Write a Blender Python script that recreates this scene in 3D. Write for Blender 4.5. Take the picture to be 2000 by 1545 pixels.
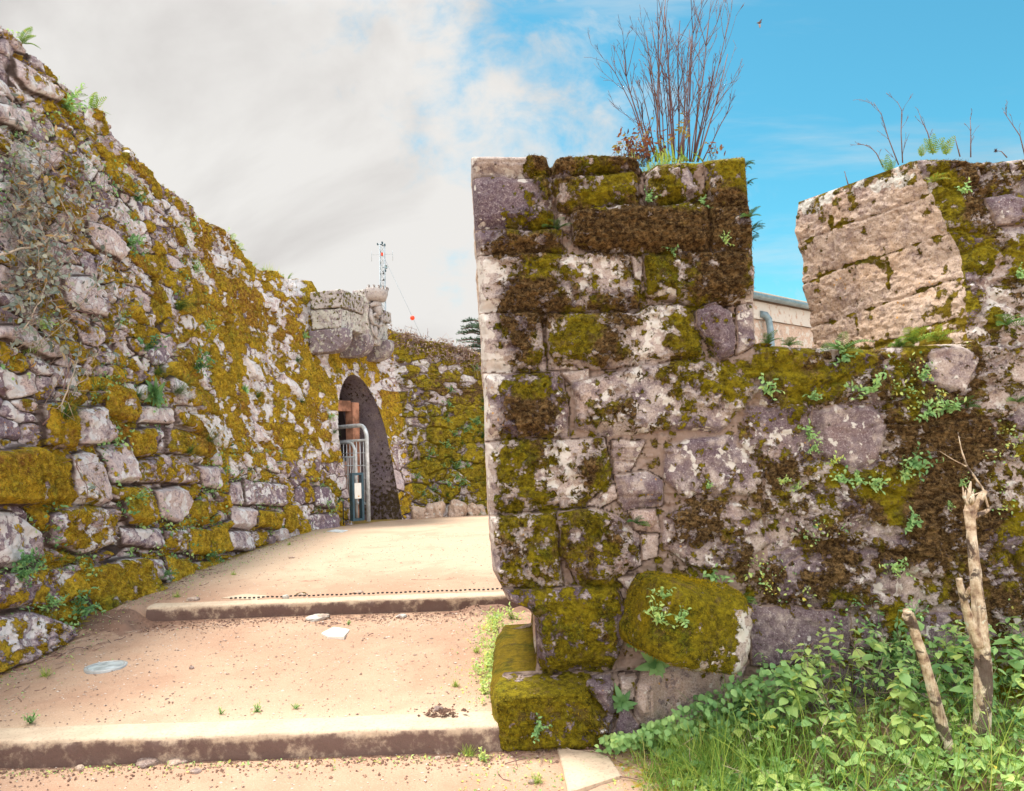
import bpy, math, random
import numpy as np
from mathutils import Matrix, Vector
random.seed(7); RNG = np.random.default_rng(11)
sc = bpy.context.scene
for o in list(bpy.data.objects): bpy.data.objects.remove(o)
COL = sc.collection
R = math.radians
# ------------------------------------------------------------------ camera
W0, H0, FPX = 2000, 1545, 1519.0
CAMZ, PITCH, ROLL = 1.6, R(3.5), R(-2.0)
cam = bpy.data.cameras.new('camera'); camo = bpy.data.objects.new('camera', cam); COL.objects.link(camo)
cam.sensor_width = 36; cam.lens = 36*FPX/W0; cam.clip_end = 3000; cam.clip_start = 0.05
Mc = Matrix.Rotation(math.pi/2+PITCH, 4, 'X') @ Matrix.Rotation(ROLL, 4, 'Z')
camo.matrix_world = Matrix.Translation((0, 0, CAMZ)) @ Mc
sc.camera = camo
RM = np.array(Mc.to_3x3())
def project(P):
    q = (P-np.array([0, 0, CAMZ])) @ RM
    d = np.maximum(-q[..., 2], 1e-3)
    return 1000+FPX*q[..., 0]/d, 772.5-FPX*q[..., 1]/d
def ray(x, y):
    x = np.asarray(x, float); y = np.asarray(y, float)
    v = np.stack([(x-1000)/FPX, -(y-772.5)/FPX, -np.ones_like(x)], -1)
    return v @ RM.T
def at(x, y, Y):
    r = ray(x, y); return np.array([0, 0, CAMZ]) + r*(Y/r[..., 1])[..., None]
# ------------------------------------------------------------------ light
SUN_EL, SUN_AZ = R(67), R(-50)           # azimuth from +Y towards +X
sd = Vector((math.sin(SUN_AZ)*math.cos(SUN_EL), math.cos(SUN_AZ)*math.cos(SUN_EL), math.sin(SUN_EL)))
sun = bpy.data.lights.new('sun', 'SUN'); suno = bpy.data.objects.new('sun', sun); COL.objects.link(suno)
sun.energy = 2.7; sun.angle = R(14); sun.color = (1, .93, .82)
suno.rotation_euler = sd.to_track_quat('Z', 'Y').to_euler()
sc.view_settings.view_transform = 'Standard'; sc.view_settings.look = 'None'
sc.view_settings.exposure = 1.27; sc.view_settings.gamma = 1
class NT:
    def __init__(s, t): s.t = t; s.t.nodes.clear()
    def n(s, kind, props=None, **inp):
        nd = s.t.nodes.new(kind)
        for k, v in (props or {}).items(): setattr(nd, k, v)
        for k, v in inp.items():
            key = int(k[1:]) if k[0] == 'i' and k[1:].isdigit() else k.replace('_', ' ')
            so = nd.inputs[key]
            if isinstance(v, bpy.types.NodeSocket): s.t.links.new(v, so)
            else:
                if so.type == 'RGBA' and len(v) == 3: v = (*v, 1)
                so.default_value = v
        return nd
    def math(s, op, a, b=0.0, c=0.0, clamp=False):
        nd = s.n('ShaderNodeMath', dict(operation=op, use_clamp=clamp), i0=a, i1=b, i2=c); return nd.outputs[0]
    def mix(s, f, a, b, mode='MIX'):
        nd = s.n('ShaderNodeMix', dict(data_type='RGBA', blend_type=mode), i0=f, i6=a, i7=b); return nd.outputs[2]
    def noise(s, vec, scale, detail=4, rough=.55, dist=0.0):
        nd = s.n('ShaderNodeTexNoise', None, Scale=scale, Detail=detail, Roughness=rough, Distortion=dist)
        if vec is not None: s.t.links.new(vec, nd.inputs['Vector'])
        return nd.outputs[0]
    def step(s, v, lo, hi, a=0.0, b=1.0):
        nd = s.n('ShaderNodeMapRange', dict(interpolation_type='SMOOTHSTEP'), i0=v, i1=lo, i2=hi, i3=a, i4=b); return nd.outputs[0]
    def ramp(s, v, stops):
        nd = s.n('ShaderNodeValToRGB', None, i0=v); cr = nd.color_ramp
        while len(cr.elements) < len(stops): cr.elements.new(.5)
        for e, (p, c) in zip(cr.elements, stops): e.position = p; e.color = (*c, 1)
        return nd.outputs[0]
    def attr(s, name): return s.n('ShaderNodeAttribute', dict(attribute_name=name)).outputs['Fac']
w = bpy.data.worlds.new('World'); sc.world = w; w.use_nodes = True
g = NT(w.node_tree)
sky = g.n('ShaderNodeTexSky', dict(sky_type='NISHITA', sun_disc=False, sun_elevation=SUN_EL, sun_rotation=SUN_AZ, air_density=1.0, dust_density=.6, ozone_density=2.0))
tc = g.n('ShaderNodeTexCoord').outputs['Generated']
sep = g.n('ShaderNodeSeparateXYZ', None, i0=tc)
ax, ay, az = sep.outputs
ay2 = g.math('ADD', g.math('ABSOLUTE', ay), .12)
pl = g.n('ShaderNodeCombineXYZ', None, i0=g.math('DIVIDE', ax, ay2), i1=g.math('MULTIPLY', ay, .5), i2=g.math('MULTIPLY', g.math('DIVIDE', az, ay2), 1.25)).outputs[0]
f = g.math('SUBTRACT', g.math('ADD', ax, g.math('MULTIPLY', az, .66)), g.math('MULTIPLY', ay2, .33))
n1 = g.noise(pl, 3.2, 9, .58, .25); n2 = g.noise(pl, 11, 8, .6, .3)
f = g.math('ADD', f, g.math('MULTIPLY', g.math('SUBTRACT', n1, .5), .62))
f = g.math('ADD', f, g.math('MULTIPLY', g.math('SUBTRACT', n2, .5), .75))
f = g.math('SUBTRACT', f, g.step(ay, .12, -.25, 0.0, 1.3))  # cloud added all over the unseen sky behind the camera, as fill
cm = g.step(f, -.16, .18, 1.0, 0.0)
st = g.n('ShaderNodeMapping', None, Vector=pl, Rotation=(0, R(-32), 0), Scale=(1, 1, 4.5)).outputs[0]
n3 = g.noise(st, 1.8, 6, .6, .2)
cm = g.math('MAXIMUM', cm, g.step(n3, .46, .74, 0.0, .5))
lowband = g.step(az, .0, .22, .45, 0.0); cm = g.math('MAXIMUM', cm, lowband)
blue = g.mix(1.0, sky.outputs[0], (.27, .68, .62), 'MULTIPLY')
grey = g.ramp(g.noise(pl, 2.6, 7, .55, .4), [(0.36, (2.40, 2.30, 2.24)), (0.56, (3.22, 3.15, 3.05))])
back = g.step(ay, .45, -.4, .92, 2.8)  # unseen sky behind the camera brightened as added fill for the walls
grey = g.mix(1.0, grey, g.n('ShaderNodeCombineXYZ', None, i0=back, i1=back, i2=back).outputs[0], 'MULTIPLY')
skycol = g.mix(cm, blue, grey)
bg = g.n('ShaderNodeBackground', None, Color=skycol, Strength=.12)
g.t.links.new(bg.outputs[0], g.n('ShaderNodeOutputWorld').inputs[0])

# ------------------------------------------------------------------ noise tools
_perm = RNG.permutation(4096); _val = RNG.random(4096)
def hsh(i, j, k=0):
    i = np.asarray(i, np.int64); j = np.asarray(j, np.int64)
    return _val[(_perm[(_perm[(i+k*57) & 4095]+j) & 4095]) & 4095]
def vn(x, y, k=0):
    xi = np.floor(x); yi = np.floor(y); fx = x-xi; fy = y-yi; xi = xi.astype(int); yi = yi.astype(int)
    fx = fx*fx*(3-2*fx); fy = fy*fy*(3-2*fy)
    a = hsh(xi, yi, k); b = hsh(xi+1, yi, k); c = hsh(xi, yi+1, k); d = hsh(xi+1, yi+1, k)
    return (a*(1-fx)+b*fx)*(1-fy)+(c*(1-fx)+d*fx)*fy
def fbm(x, y, scale, octs=4, k=0, gain=.5):
    s = 0; a = 1; t = 0
    for o in range(octs):
        s = s+a*vn(x*scale*2**o+o*17.3, y*scale*2**o+o*9.1, k+o); t += a; a *= gain
    return s/t-.5
def sst(x, a, b):
    t = np.clip((x-a)/(b-a), 0, 1); return t*t*(3-2*t)
def stones(u, v, cw, ch, seed, jit=.8, var=.35, p=2.6):
    j0 = np.floor(v/ch).astype(int)
    F1 = np.full(u.shape, 9.); F2 = F1.copy(); ID = np.zeros(u.shape, int); cx = np.zeros(u.shape); cy = np.zeros(u.shape)
    for dj in (-2, -1, 0, 1, 2):
        j = j0+dj; off = hsh(j, j*0+3, seed)*cw*2
        i0 = np.floor((u+off)/cw).astype(int)
        for di in (-2, -1, 0, 1, 2):
            i = i0+di
            sx = (i+.5+jit*(hsh(i, j, seed+1)-.5))*cw-off; sy = (j+.5+jit*(hsh(i, j, seed+2)-.5))*ch
            sz = 1+var*2*(hsh(i, j, seed+3)-.5)
            asp = 1+.5*(hsh(i, j, seed+4)-.5)
            dx = np.abs(u-sx)/cw/asp; dy = np.abs(v-sy)/ch*asp
            d = (dx**p+dy**p)**(1/p)/sz
            m = d < F1
            F2 = np.where(m, F1, np.minimum(F2, d)); F1 = np.where(m, d, F1)
            ID = np.where(m, (i*7919+j*104729+seed) % 1000003, ID); cx = np.where(m, sx, cx); cy = np.where(m, sy, cy)
    return F2-F1, ID, cx, cy
def polysd(px, py, poly):
    """signed distance, positive inside"""
    poly = np.asarray(poly, float); n = len(poly); d = np.full(px.shape, 1e9); ins = np.zeros(px.shape, bool)
    for i in range(n):
        a = poly[i]; b = poly[(i+1) % n]; e = b-a; wx = px-a[0]; wy = py-a[1]
        t = np.clip((wx*e[0]+wy*e[1])/max(e@e, 1e-9), 0, 1)
        d = np.minimum(d, np.hypot(wx-t*e[0], wy-t*e[1]))
        c = ((a[1] > py) != (b[1] > py))
        with np.errstate(divide='ignore', invalid='ignore'):
            ins ^= c & (px < (b[0]-a[0])*(py-a[1])/(b[1]-a[1]+1e-12)+a[0])
    return np.where(ins, d, -d)
def rnd(ids, k=0): return hsh(ids & 4095, (ids >> 12) & 4095, 40+k)
def charmap(rows, x0, y0, cell, x, y, table, k=0, warp=14):
    """bilinear lookup of a coarse survey of what covers the wall"""
    H = len(rows); Wd = max(len(r) for r in rows)
    T = np.array([[table.get(rows[j][i] if i < len(rows[j]) else rows[j][-1], 0.0) for i in range(Wd)] for j in range(H)], float)
    x = x+fbm(x, y, 1/70, 3, k)*warp*3; y = y+fbm(x, y, 1/70, 3, k+9)*warp*3
    fx = np.clip((x-x0)/cell-.5, 0, Wd-1.001); fy = np.clip((y-y0)/cell-.5, 0, H-1.001)
    i = fx.astype(int); j = fy.astype(int); fx = fx-i; fy = fy-j; i2 = np.minimum(i+1, Wd-1); j2 = np.minimum(j+1, H-1)
    return (T[j, i]*(1-fx)+T[j, i2]*fx)*(1-fy)+(T[j2, i]*(1-fx)+T[j2, i2]*fx)*fy
# ------------------------------------------------------------------ object helpers
def tag(o, label=None, cat=None, group=None, kind=None):
    for k, v in (('label', label), ('category', cat), ('group', group), ('kind', kind)):
        if v: o[k] = v
    return o
def empty(name, loc, label, cat, group=None, kind=None):
    o = bpy.data.objects.new(name, None); COL.objects.link(o); o.location = loc; o.empty_display_size = .1
    return tag(o, label, cat, group, kind)
def link(name, me, parent=None, loc=(0, 0, 0)):
    o = bpy.data.objects.new(name, me); COL.objects.link(o)
    o.location = loc
    if parent:
        o.parent = parent
        p = parent; off = Vector((0, 0, 0))
        while p: off += Vector(p.location); p = p.parent
        o.location = -off if tuple(loc) == (0, 0, 0) else loc
    return o
def npmesh(name, V, F, mat, attrs=None, smooth=True, mi=None):
    """V (n,3); F list of arrays (m,k) of constant k"""
    me = bpy.data.meshes.new(name); V = np.asarray(V, np.float32)
    Fs = [np.asarray(f) for f in F if len(f)]
    me.vertices.add(len(V)); me.vertices.foreach_set('co', V.ravel())
    nl = sum(f.size for f in Fs); npoly = sum(len(f) for f in Fs)
    me.loops.add(nl); me.polygons.add(npoly)
    me.loops.foreach_set('vertex_index', np.concatenate([f.ravel() for f in Fs]).astype(np.int32))
    ks = np.concatenate([np.full(len(f), f.shape[1]) for f in Fs]); st = np.concatenate([[0], np.cumsum(ks)[:-1]])
    me.polygons.foreach_set('loop_start', st.astype(np.int32))
    me.polygons.foreach_set('use_smooth', np.full(npoly, smooth))
    if mi is not None: me.polygons.foreach_set('material_index', np.asarray(mi, np.int32))
    for m in (mat if isinstance(mat, (list, tuple)) else [mat]): me.materials.append(m)
    for k, a in (attrs or {}).items():
        at_ = me.attributes.new(k, 'FLOAT', 'POINT'); at_.data.foreach_set('value', np.asarray(a, np.float32).ravel())
    me.update(calc_edges=True); me.validate()
    return me
def gridfaces(nr, nc, keep=None):
    i = np.arange(nr*nc).reshape(nr, nc)
    q = np.stack([i[:-1, :-1], i[:-1, 1:], i[1:, 1:], i[1:, :-1]], -1)
    return q[keep] if keep is not None else q.reshape(-1, 4)
class MB:
    """collects simple shapes"""
    def __init__(s): s.V = []; s.F = []; s.T = []; s.n = 0
    def add(s, V, F, tint=.5):
        V = np.asarray(V, float).reshape(-1, 3); s.V.append(V); s.T.append(np.full(len(V), tint) if np.isscalar(tint) else tint)
        s.F += [tuple(int(i)+s.n for i in f) for f in F]; s.n += len(V)
    def box(s, c, e, M=None, tint=.5, bev=.12):
        """box with chamfered edges; c centre, e half extents"""
        e = np.array(e, float); b = min(e)*bev
        P = []; F = []
        for ax_ in range(3):
            for sg in (-1, 1):
                o1, o2 = [k for k in range(3) if k != ax_]
                idx = []
                for a_, b_ in ((-1, -1), (1, -1), (1, 1), (-1, 1)):
                    p = np.zeros(3); p[ax_] = sg*e[ax_]; p[o1] = a_*(e[o1]-b); p[o2] = b_*(e[o2]-b); idx.append(len(P)); P.append(p)
                F.append(idx if (sg == 1) != (ax_ == 1) else idx[::-1])
        P = np.array(P)
        # edges + corners by nearest matching
        import itertools
        key = {}
        for i, p in enumerate(P): key.setdefault(tuple(np.sign(p).astype(int)), []).append(i)
        for k, v in key.items(): F.append(v)
        for i, f in enumerate(list(F[:6])):
            for j in range(i+1, 6):
                g_ = F[j]; sh = []
                for a_ in f:
                    for b_ in g_:
                        if tuple(np.sign(P[a_])) == tuple(np.sign(P[b_])): sh.append((a_, b_))
                if len(sh) == 2: F.append([sh[0][0], sh[1][0], sh[1][1], sh[0][1]])
        P = P+0.0
        if M is not None: P = P @ np.array(M).T
        s.add(P+np.array(c), F, tint)
    def tube(s, pts, r, k=6, tint=.5, cap=True):
        pts = [np.array(p, float) for p in pts]; n = len(pts); r = [r]*n if np.isscalar(r) else r
        V = []; up = np.array([.13, .21, .97])
        for i, p in enumerate(pts):
            t = pts[min(i+1, n-1)]-pts[max(i-1, 0)]; t = t/(np.linalg.norm(t)+1e-9)
            a = np.cross(t, up if abs(t@up) < .95 else np.array([1, 0, 0])); a /= np.linalg.norm(a)+1e-9; b = np.cross(t, a)
            for j in range(k):
                th = 2*math.pi*j/k; V.append(p+r[i]*(math.cos(th)*a+math.sin(th)*b))
        F = [(i*k+j, i*k+(j+1) % k, (i+1)*k+(j+1) % k, (i+1)*k+j) for i in range(n-1) for j in range(k)]
        if cap: F += [tuple(range(k))[::-1], tuple((n-1)*k+j for j in range(k))]
        s.add(V, F, tint)
    def leaf(s, p, d, up, L, wd, tint=.5, fold=.25, droop=.3):
        """ovate leaf of 6 quads/tris with a folded midrib"""
        d = d/(np.linalg.norm(d)+1e-9); sde = np.cross(d, up); sde /= np.linalg.norm(sde)+1e-9; nn = np.cross(sde, d)
        V = []
        for t, ww in ((0, .05), (.22, .72), (.5, 1.0), (.78, .62), (1, .02)):
            c = p+d*L*t-nn*droop*L*t*t
            for q in (-1, 0, 1): V.append(c+sde*q*wd*.5*ww+nn*abs(q)*fold*wd*.5*ww)
        F = []
        for i in range(4):
            for q in (0, 1): F.append((i*3+q, i*3+q+1, (i+1)*3+q+1, (i+1)*3+q))
        s.add(V, F, tint)
    def blade(s, p, d, L, wd, bend, tint=.5, n=4):
        d = d/(np.linalg.norm(d)+1e-9); sde = np.cross(d, np.array([0, 0, 1.])); nn = np.linalg.norm(sde)
        sde = sde/nn if nn > .05 else np.array([1., 0, 0])
        V = []; c = np.array(p, float); dd = d.copy()
        for i in range(n+1):
            t = i/n; ww = wd*(1-t)**.7*.5+1e-4
            V += [c-sde*ww, c+sde*ww]
            dd = dd+np.array(bend)/n; dd /= np.linalg.norm(dd); c = c+dd*L/n
        s.add(V, [(2*i, 2*i+1, 2*i+3, 2*i+2) for i in range(n)], tint)
    def mesh(s, name, mat, smooth=True):
        me = bpy.data.meshes.new(name); V = np.concatenate(s.V)
        me.from_pydata(V.tolist(), [], s.F)
        me.polygons.foreach_set('use_smooth', np.full(len(me.polygons), smooth))
        a = me.attributes.new('tint', 'FLOAT', 'POINT'); a.data.foreach_set('value', np.concatenate(s.T).astype(np.float32))
        me.materials.append(mat); return me
    def build(s, name, mat, parent=None, smooth=True): return link(name, s.mesh(name, mat, smooth), parent)
# ------------------------------------------------------------------ materials
def new_mat(name):
    m = bpy.data.materials.new(name); m.use_nodes = True; return m, NT(m.node_tree)
def finish(m, g, col, rough=.9, bump=None, spec=.3, metal=0.0, transl=0.0):
    p = g.n('ShaderNodeBsdfPrincipled', None, Base_Color=col, Roughness=rough, Metallic=metal)
    p.inputs['Specular IOR Level'].default_value = spec
    if bump is not None:
        h, stg, dist = bump
        b = g.n('ShaderNodeBump', None, Strength=stg, Distance=dist, Height=h); g.t.links.new(b.outputs[0], p.inputs['Normal'])
    out = p.outputs[0]
    if transl:
        t = g.n('ShaderNodeBsdfTranslucent', None, Color=col)
        out = g.n('ShaderNodeMixShader', None, i0=transl, i1=p.outputs[0], i2=t.outputs[0]).outputs[0]
    g.t.links.new(out, g.n('ShaderNodeOutputMaterial').inputs[0]); return m
def mat_wall(name, pale, dark, warmc, lichc, moss_a, moss_b, brown_a, brown_b, jointc, lich_scale=10.0, orange=(.55, .30, .06), fine=1.0, bd=.014, djoint=0.0):
    m, g = new_mat(name)
    P = g.n('ShaderNodeNewGeometry').outputs['Position']
    moss, brown, tone, warm, rn, lich, joint = [g.attr(a) for a in ('moss', 'brown', 'tone', 'warm', 'rnd', 'lich', 'joint')]
    nA = g.noise(P, 12, 8, .68); nB = g.noise(P, 48*fine, 6, .72); nC = g.noise(P, 110*fine, 4, .75); nD = g.noise(P, 4, 5, .55)
    # granite
    t = g.math('ADD', g.math('ADD', tone, g.math('MULTIPLY', g.math('SUBTRACT', nA, .5), 2.3)), g.math('MULTIPLY', g.math('SUBTRACT', rn, .5), .5))
    c = g.mix(g.step(t, .22, .74), pale, dark)
    c = g.mix(g.math('MULTIPLY', warm, g.step(nD, .3, .75)), c, warmc)
    c = g.mix(g.math('MULTIPLY', g.step(nB, .35, .72), .5), c, g.mix(.5, c, (.62, .56, .55)))
    bl_ = g.step(g.noise(P, 24, 7, .7), .52, .64); c = g.mix(g.math('MULTIPLY', bl_, .75), c, g.mix(.25, dark, pale))
    sp = g.step(nC, .53, .66)
    c = g.mix(g.math('MULTIPLY', g.step(nC, .46, .34), .35), c, (.80, .74, .72)); c = g.mix(g.math('MULTIPLY', sp, .58), c, (.04, .028, .035))
    # lichen crusts
    vor = g.n('ShaderNodeTexVoronoi', None, Vector=g.n('ShaderNodeMix', dict(data_type='VECTOR'), i0=.06, i4=P, i5=g.n('ShaderNodeTexNoise', None, Vector=P, Scale=14.0, Detail=5.0).outputs[1]).outputs[1], Scale=lich_scale*2.2).outputs[0]
    lm = g.math('ADD', g.math('SUBTRACT', g.noise(P, lich_scale, 8, .66, .3), .5), g.math('MULTIPLY', g.math('SUBTRACT', .42, vor), .22))
    lm = g.step(g.math('ADD', g.math('MULTIPLY', lm, 1.6), g.math('MULTIPLY', lich, .55)), .30, .36)
    c = g.mix(g.math('MULTIPLY', lm, .88), c, g.mix(g.step(nB, .3, .7), lichc, g.mix(.35, lichc, (.50, .53, .46))))
    vo = g.n('ShaderNodeTexVoronoi', None, Vector=P, Scale=26.0)
    om = g.math('MULTIPLY', g.step(vo.outputs[0], .20, .12), g.step(g.noise(P, 3.1, 3), .60, .66))
    c = g.mix(g.math('MULTIPLY', om, .8), c, orange)
    # joints
    c = g.mix(g.math('MULTIPLY', g.step(joint, .25, .8), .9), c, g.mix(nB, jointc, g.mix(.5, jointc, (.45, .34, .28))))
    c = g.mix(g.math('MULTIPLY', g.step(g.math('ADD', joint, g.math('MULTIPLY', g.math('SUBTRACT', nA, .5), 1.6)), 1.25, 1.75), .85), c, (.035, .022, .02))
    # moss
    mm = g.math('ADD', moss, g.math('ADD', g.math('MULTIPLY', g.math('SUBTRACT', nA, .5), 1.15), g.math('MULTIPLY', g.math('SUBTRACT', nB, .5), .95)))
    vc = g.n('ShaderNodeTexVoronoi', dict(feature='SMOOTH_F1'), Vector=P, Scale=17.0*fine).outputs[0]
    mm = g.math('ADD', mm, g.math('MULTIPLY', g.math('SUBTRACT', .40, vc), 1.05))
    mk = g.step(mm, .47, .56)
    nE = g.noise(P, 34*fine, 7, .78); nF = g.noise(P, 2.3, 4, .6)
    ga = g.mix(g.step(g.math('ADD', g.math('MULTIPLY', nE, .8), g.math('MULTIPLY', nF, .35)), .42, .72), moss_a, moss_b)
    ga = g.mix(g.math('MULTIPLY', g.step(g.noise(P, 5.5, 6, .7), .50, .62), .75), ga, g.mix(g.step(nE, .42, .62), tuple(x*k for x, k in zip(moss_a, (.5, .8, 1))), tuple(x*k for x, k in zip(moss_b, (.42, .66, .8)))))
    ga = g.mix(g.math('MULTIPLY', g.step(g.noise(P, 11, 6, .7), .52, .66), .6), ga, g.mix(nE, brown_a, brown_b))
    ga = g.mix(g.math('MULTIPLY', g.step(nC, .56, .66), .5), ga, tuple(min(1, x*1.7) for x in moss_b))
    ba = g.mix(g.step(nE, .40, .64), brown_a, brown_b); ba = g.mix(g.math('MULTIPLY', g.step(nC, .57, .68), .5), ba, tuple(min(1, x*1.9) for x in brown_b))
    bm = g.step(g.math('ADD', brown, g.math('MULTIPLY', g.math('SUBTRACT', g.noise(P, 10, 7, .7), .5), 1.9)), .38, .66)
    mc_ = g.mix(bm, ga, ba)
    c = g.mix(mk, c, mc_)
    c = g.mix(g.math('MULTIPLY', g.step(g.math('ADD', joint, g.math('MULTIPLY', g.math('SUBTRACT', nA, .5), .8)), .62, .95), djoint), c, (.05, .033, .028))
    h = g.math('ADD', g.math('MULTIPLY', nB, .6), g.math('MULTIPLY', nC, .35))
    hm = g.math('ADD', g.math('MULTIPLY', g.noise(P, 110*fine, 5, .75), 1.7), g.math('ADD', g.math('MULTIPLY', nE, 1.3), .6))
    hh = g.n('ShaderNodeMix', dict(data_type='FLOAT'), i0=mk, i2=h, i3=hm).outputs[0]
    return finish(m, g, c, .93, (hh, .95, bd), .15)
M_FRONT = mat_wall('front_wall_stone', (.42, .36, .335), (.10, .065, .09), (.46, .31, .235), (.68, .64, .61),
                   (.050, .038, .004), (.36, .29, .014), (.042, .024, .012), (.35, .22, .09), (.26, .19, .155))
M_LEFT = mat_wall('rampart_stone', (.62, .52, .53), (.13, .08, .13), (.60, .44, .37), (.82, .78, .80),
                  (.20, .110, .012), (.90, .60, .055), (.22, .09, .025), (.70, .40, .07), (.07, .045, .045), 6.0, (.6, .28, .05), .62, .03, .8)
M_FAR = mat_wall('far_rampart_stone', (.50, .45, .45), (.17, .13, .17), (.50, .38, .33), (.70, .68, .68),
                 (.12, .09, .010), (.60, .47, .04), (.08, .045, .025), (.32, .20, .09), (.06, .045, .04), 5.0, (.6, .28, .05), .45, .04, .7)
M_SIDE = mat_wall('sunlit_tint_granite', (.53, .41, .33), (.24, .17, .16), (.62, .43, .29), (.60, .58, .55),  # warmer, paler copy of the wall granite; sunlit tone put into the colour
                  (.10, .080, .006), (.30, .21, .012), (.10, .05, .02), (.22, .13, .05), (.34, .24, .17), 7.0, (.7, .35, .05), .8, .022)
M_BART = mat_wall('dressed_granite', (.46, .42, .40), (.16, .12, .16), (.46, .38, .33), (.56, .55, .50),
                  (.10, .085, .02), (.27, .23, .05), (.07, .05, .03), (.16, .12, .07), (.08, .06, .06))
def mat_tint(name, stops, rough=.6, transl=0.0, spec=.25, nscale=30, namt=.25, bumpd=0.0):
    m, g = new_mat(name); t = g.attr('tint'); P = g.n('ShaderNodeNewGeometry').outputs['Position']
    n = g.noise(P, nscale, 4, .6)
    v = g.math('ADD', t, g.math('MULTIPLY', g.math('SUBTRACT', n, .5), namt))
    return finish(m, g, g.ramp(v, stops), rough, (n, .6, bumpd) if bumpd else None, spec, 0, transl)
M_LEAF = mat_tint('leaf_green', [(0, (.04, .09, .035)), (.3, (.15, .32, .12)), (.6, (.37, .60, .22)), (.85, (.60, .72, .22)), (1, (.72, .56, .08))], .5, .38, .3)
M_FERN = mat_tint('fern_green', [(0, (.03, .08, .03)), (.5, (.085, .20, .06)), (.8, (.24, .36, .05)), (1, (.42, .26, .05))], .55, .35)
M_GRASS = mat_tint('grass_green', [(0, (.06, .14, .03)), (.5, (.20, .36, .07)), (.85, (.46, .54, .10)), (1, (.60, .50, .20))], .55, .35)
M_PALELEAF = mat_tint('dusty_leaf', [(0, (.10, .13, .11)), (.5, (.30, .36, .31)), (.8, (.52, .50, .38)), (1, (.50, .30, .10))], .6, .3)
M_TWIG = mat_tint('dry_twig', [(0, (.10, .05, .055)), (.5, (.24, .15, .13)), (1, (.55, .44, .34))], .8)
M_REDLEAF = mat_tint('withered_leaf', [(0, (.10, .03, .025)), (.5, (.25, .09, .04)), (1, (.30, .24, .05))], .6, .3)
M_TUFT = mat_tint('moss_fibre', [(0, (.05, .028, .016)), (.25, (.17, .10, .045)), (.45, (.09, .085, .010)), (.7, (.36, .26, .014)), (1, (.72, .48, .020))], .9, .25, .1)
M_PEBBLE = mat_tint('pebble_grey', [(0, (.16, .11, .09)), (.5, (.42, .31, .25)), (1, (.68, .60, .54))], .85, 0, .3, 60, .4, .004)
M_SOIL = mat_tint('soil_crumb', [(0, (.09, .05, .04)), (.5, (.25, .15, .11)), (1, (.50, .33, .23))], .95)
def mat_bark():
    m, g = new_mat('bark'); P = g.n('ShaderNodeNewGeometry').outputs['Position']
    a = g.noise(P, 16, 6, .65); b = g.noise(g.n('ShaderNodeMapping', None, Vector=P, Scale=(60, 60, 9)).outputs[0], 1.0, 4); d = g.noise(P, 7, 5, .6, .4)
    c = g.ramp(a, [(.34, (.17, .10, .07)), (.47, (.48, .36, .25)), (.62, (.72, .62, .48))])
    c = g.mix(g.math('MULTIPLY', g.step(d, .53, .58), .9), c, (.06, .04, .035)); c = g.mix(g.math('MULTIPLY', g.step(b, .55, .62), .5), c, (.10, .06, .045)); c = g.mix(g.step(g.noise(P, 22, 5, .6), .64, .68), c, (.60, .62, .52))
    return finish(m, g, c, .85, (g.math('ADD', a, b), 1.0, .012), .2)
M_BARK = mat_bark()
def mat_plain(name, col, rough=.5, metal=0.0, var=.15, spec=.4, scale=12):
    m, g = new_mat(name); P = g.n('ShaderNodeNewGeometry').outputs['Position']
    n = g.noise(P, scale, 5, .6); d = tuple(x*(1-2*var) for x in col); b = tuple(min(1, x*(1+var)) for x in col)
    return finish(m, g, g.mix(g.step(n, .3, .7), d, b), rough, None, spec, metal)
M_GALV = mat_plain('galvanised_steel', (.66, .71, .75), .45, .15)
M_TEAL = mat_plain('teal_painted_steel', (.035, .085, .12), .4)
M_PAPER = mat_plain('notice_paper', (.82, .82, .78), .6, 0, .03)
M_BLACK = mat_plain('black_iron', (.03, .03, .035), .5)
M_WOOD = mat_plain('door_timber', (.40, .20, .13), .7, 0, .3, .2, 5)
M_DARK = mat_plain('interior_shade', (.022, .014, .016), .9)
M_ZINC = mat_plain('zinc_gutter', (.20, .29, .34), .45, .2)
M_GLASS = mat_plain('lamp_glass', (.50, .56, .60), .12, 0, .2)
M_WHITE = mat_plain('white_slab', (.85, .83, .76), .8, 0, .05)
M_MAST = mat_plain('mast_steel', (.34, .40, .45), .5, .2)
M_RED = mat_plain('red_plastic', (.75, .06, .02), .45, 0, .05)
M_BIRD = mat_tint('bird_feather', [(0, (.02, .02, .03)), (.5, (.16, .10, .08)), (1, (.50, .44, .44))], .7)
M_PINE = mat_tint('conifer_green', [(0, (.03, .06, .04)), (.6, (.09, .16, .10)), (1, (.20, .28, .16))], .7, .2)
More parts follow.
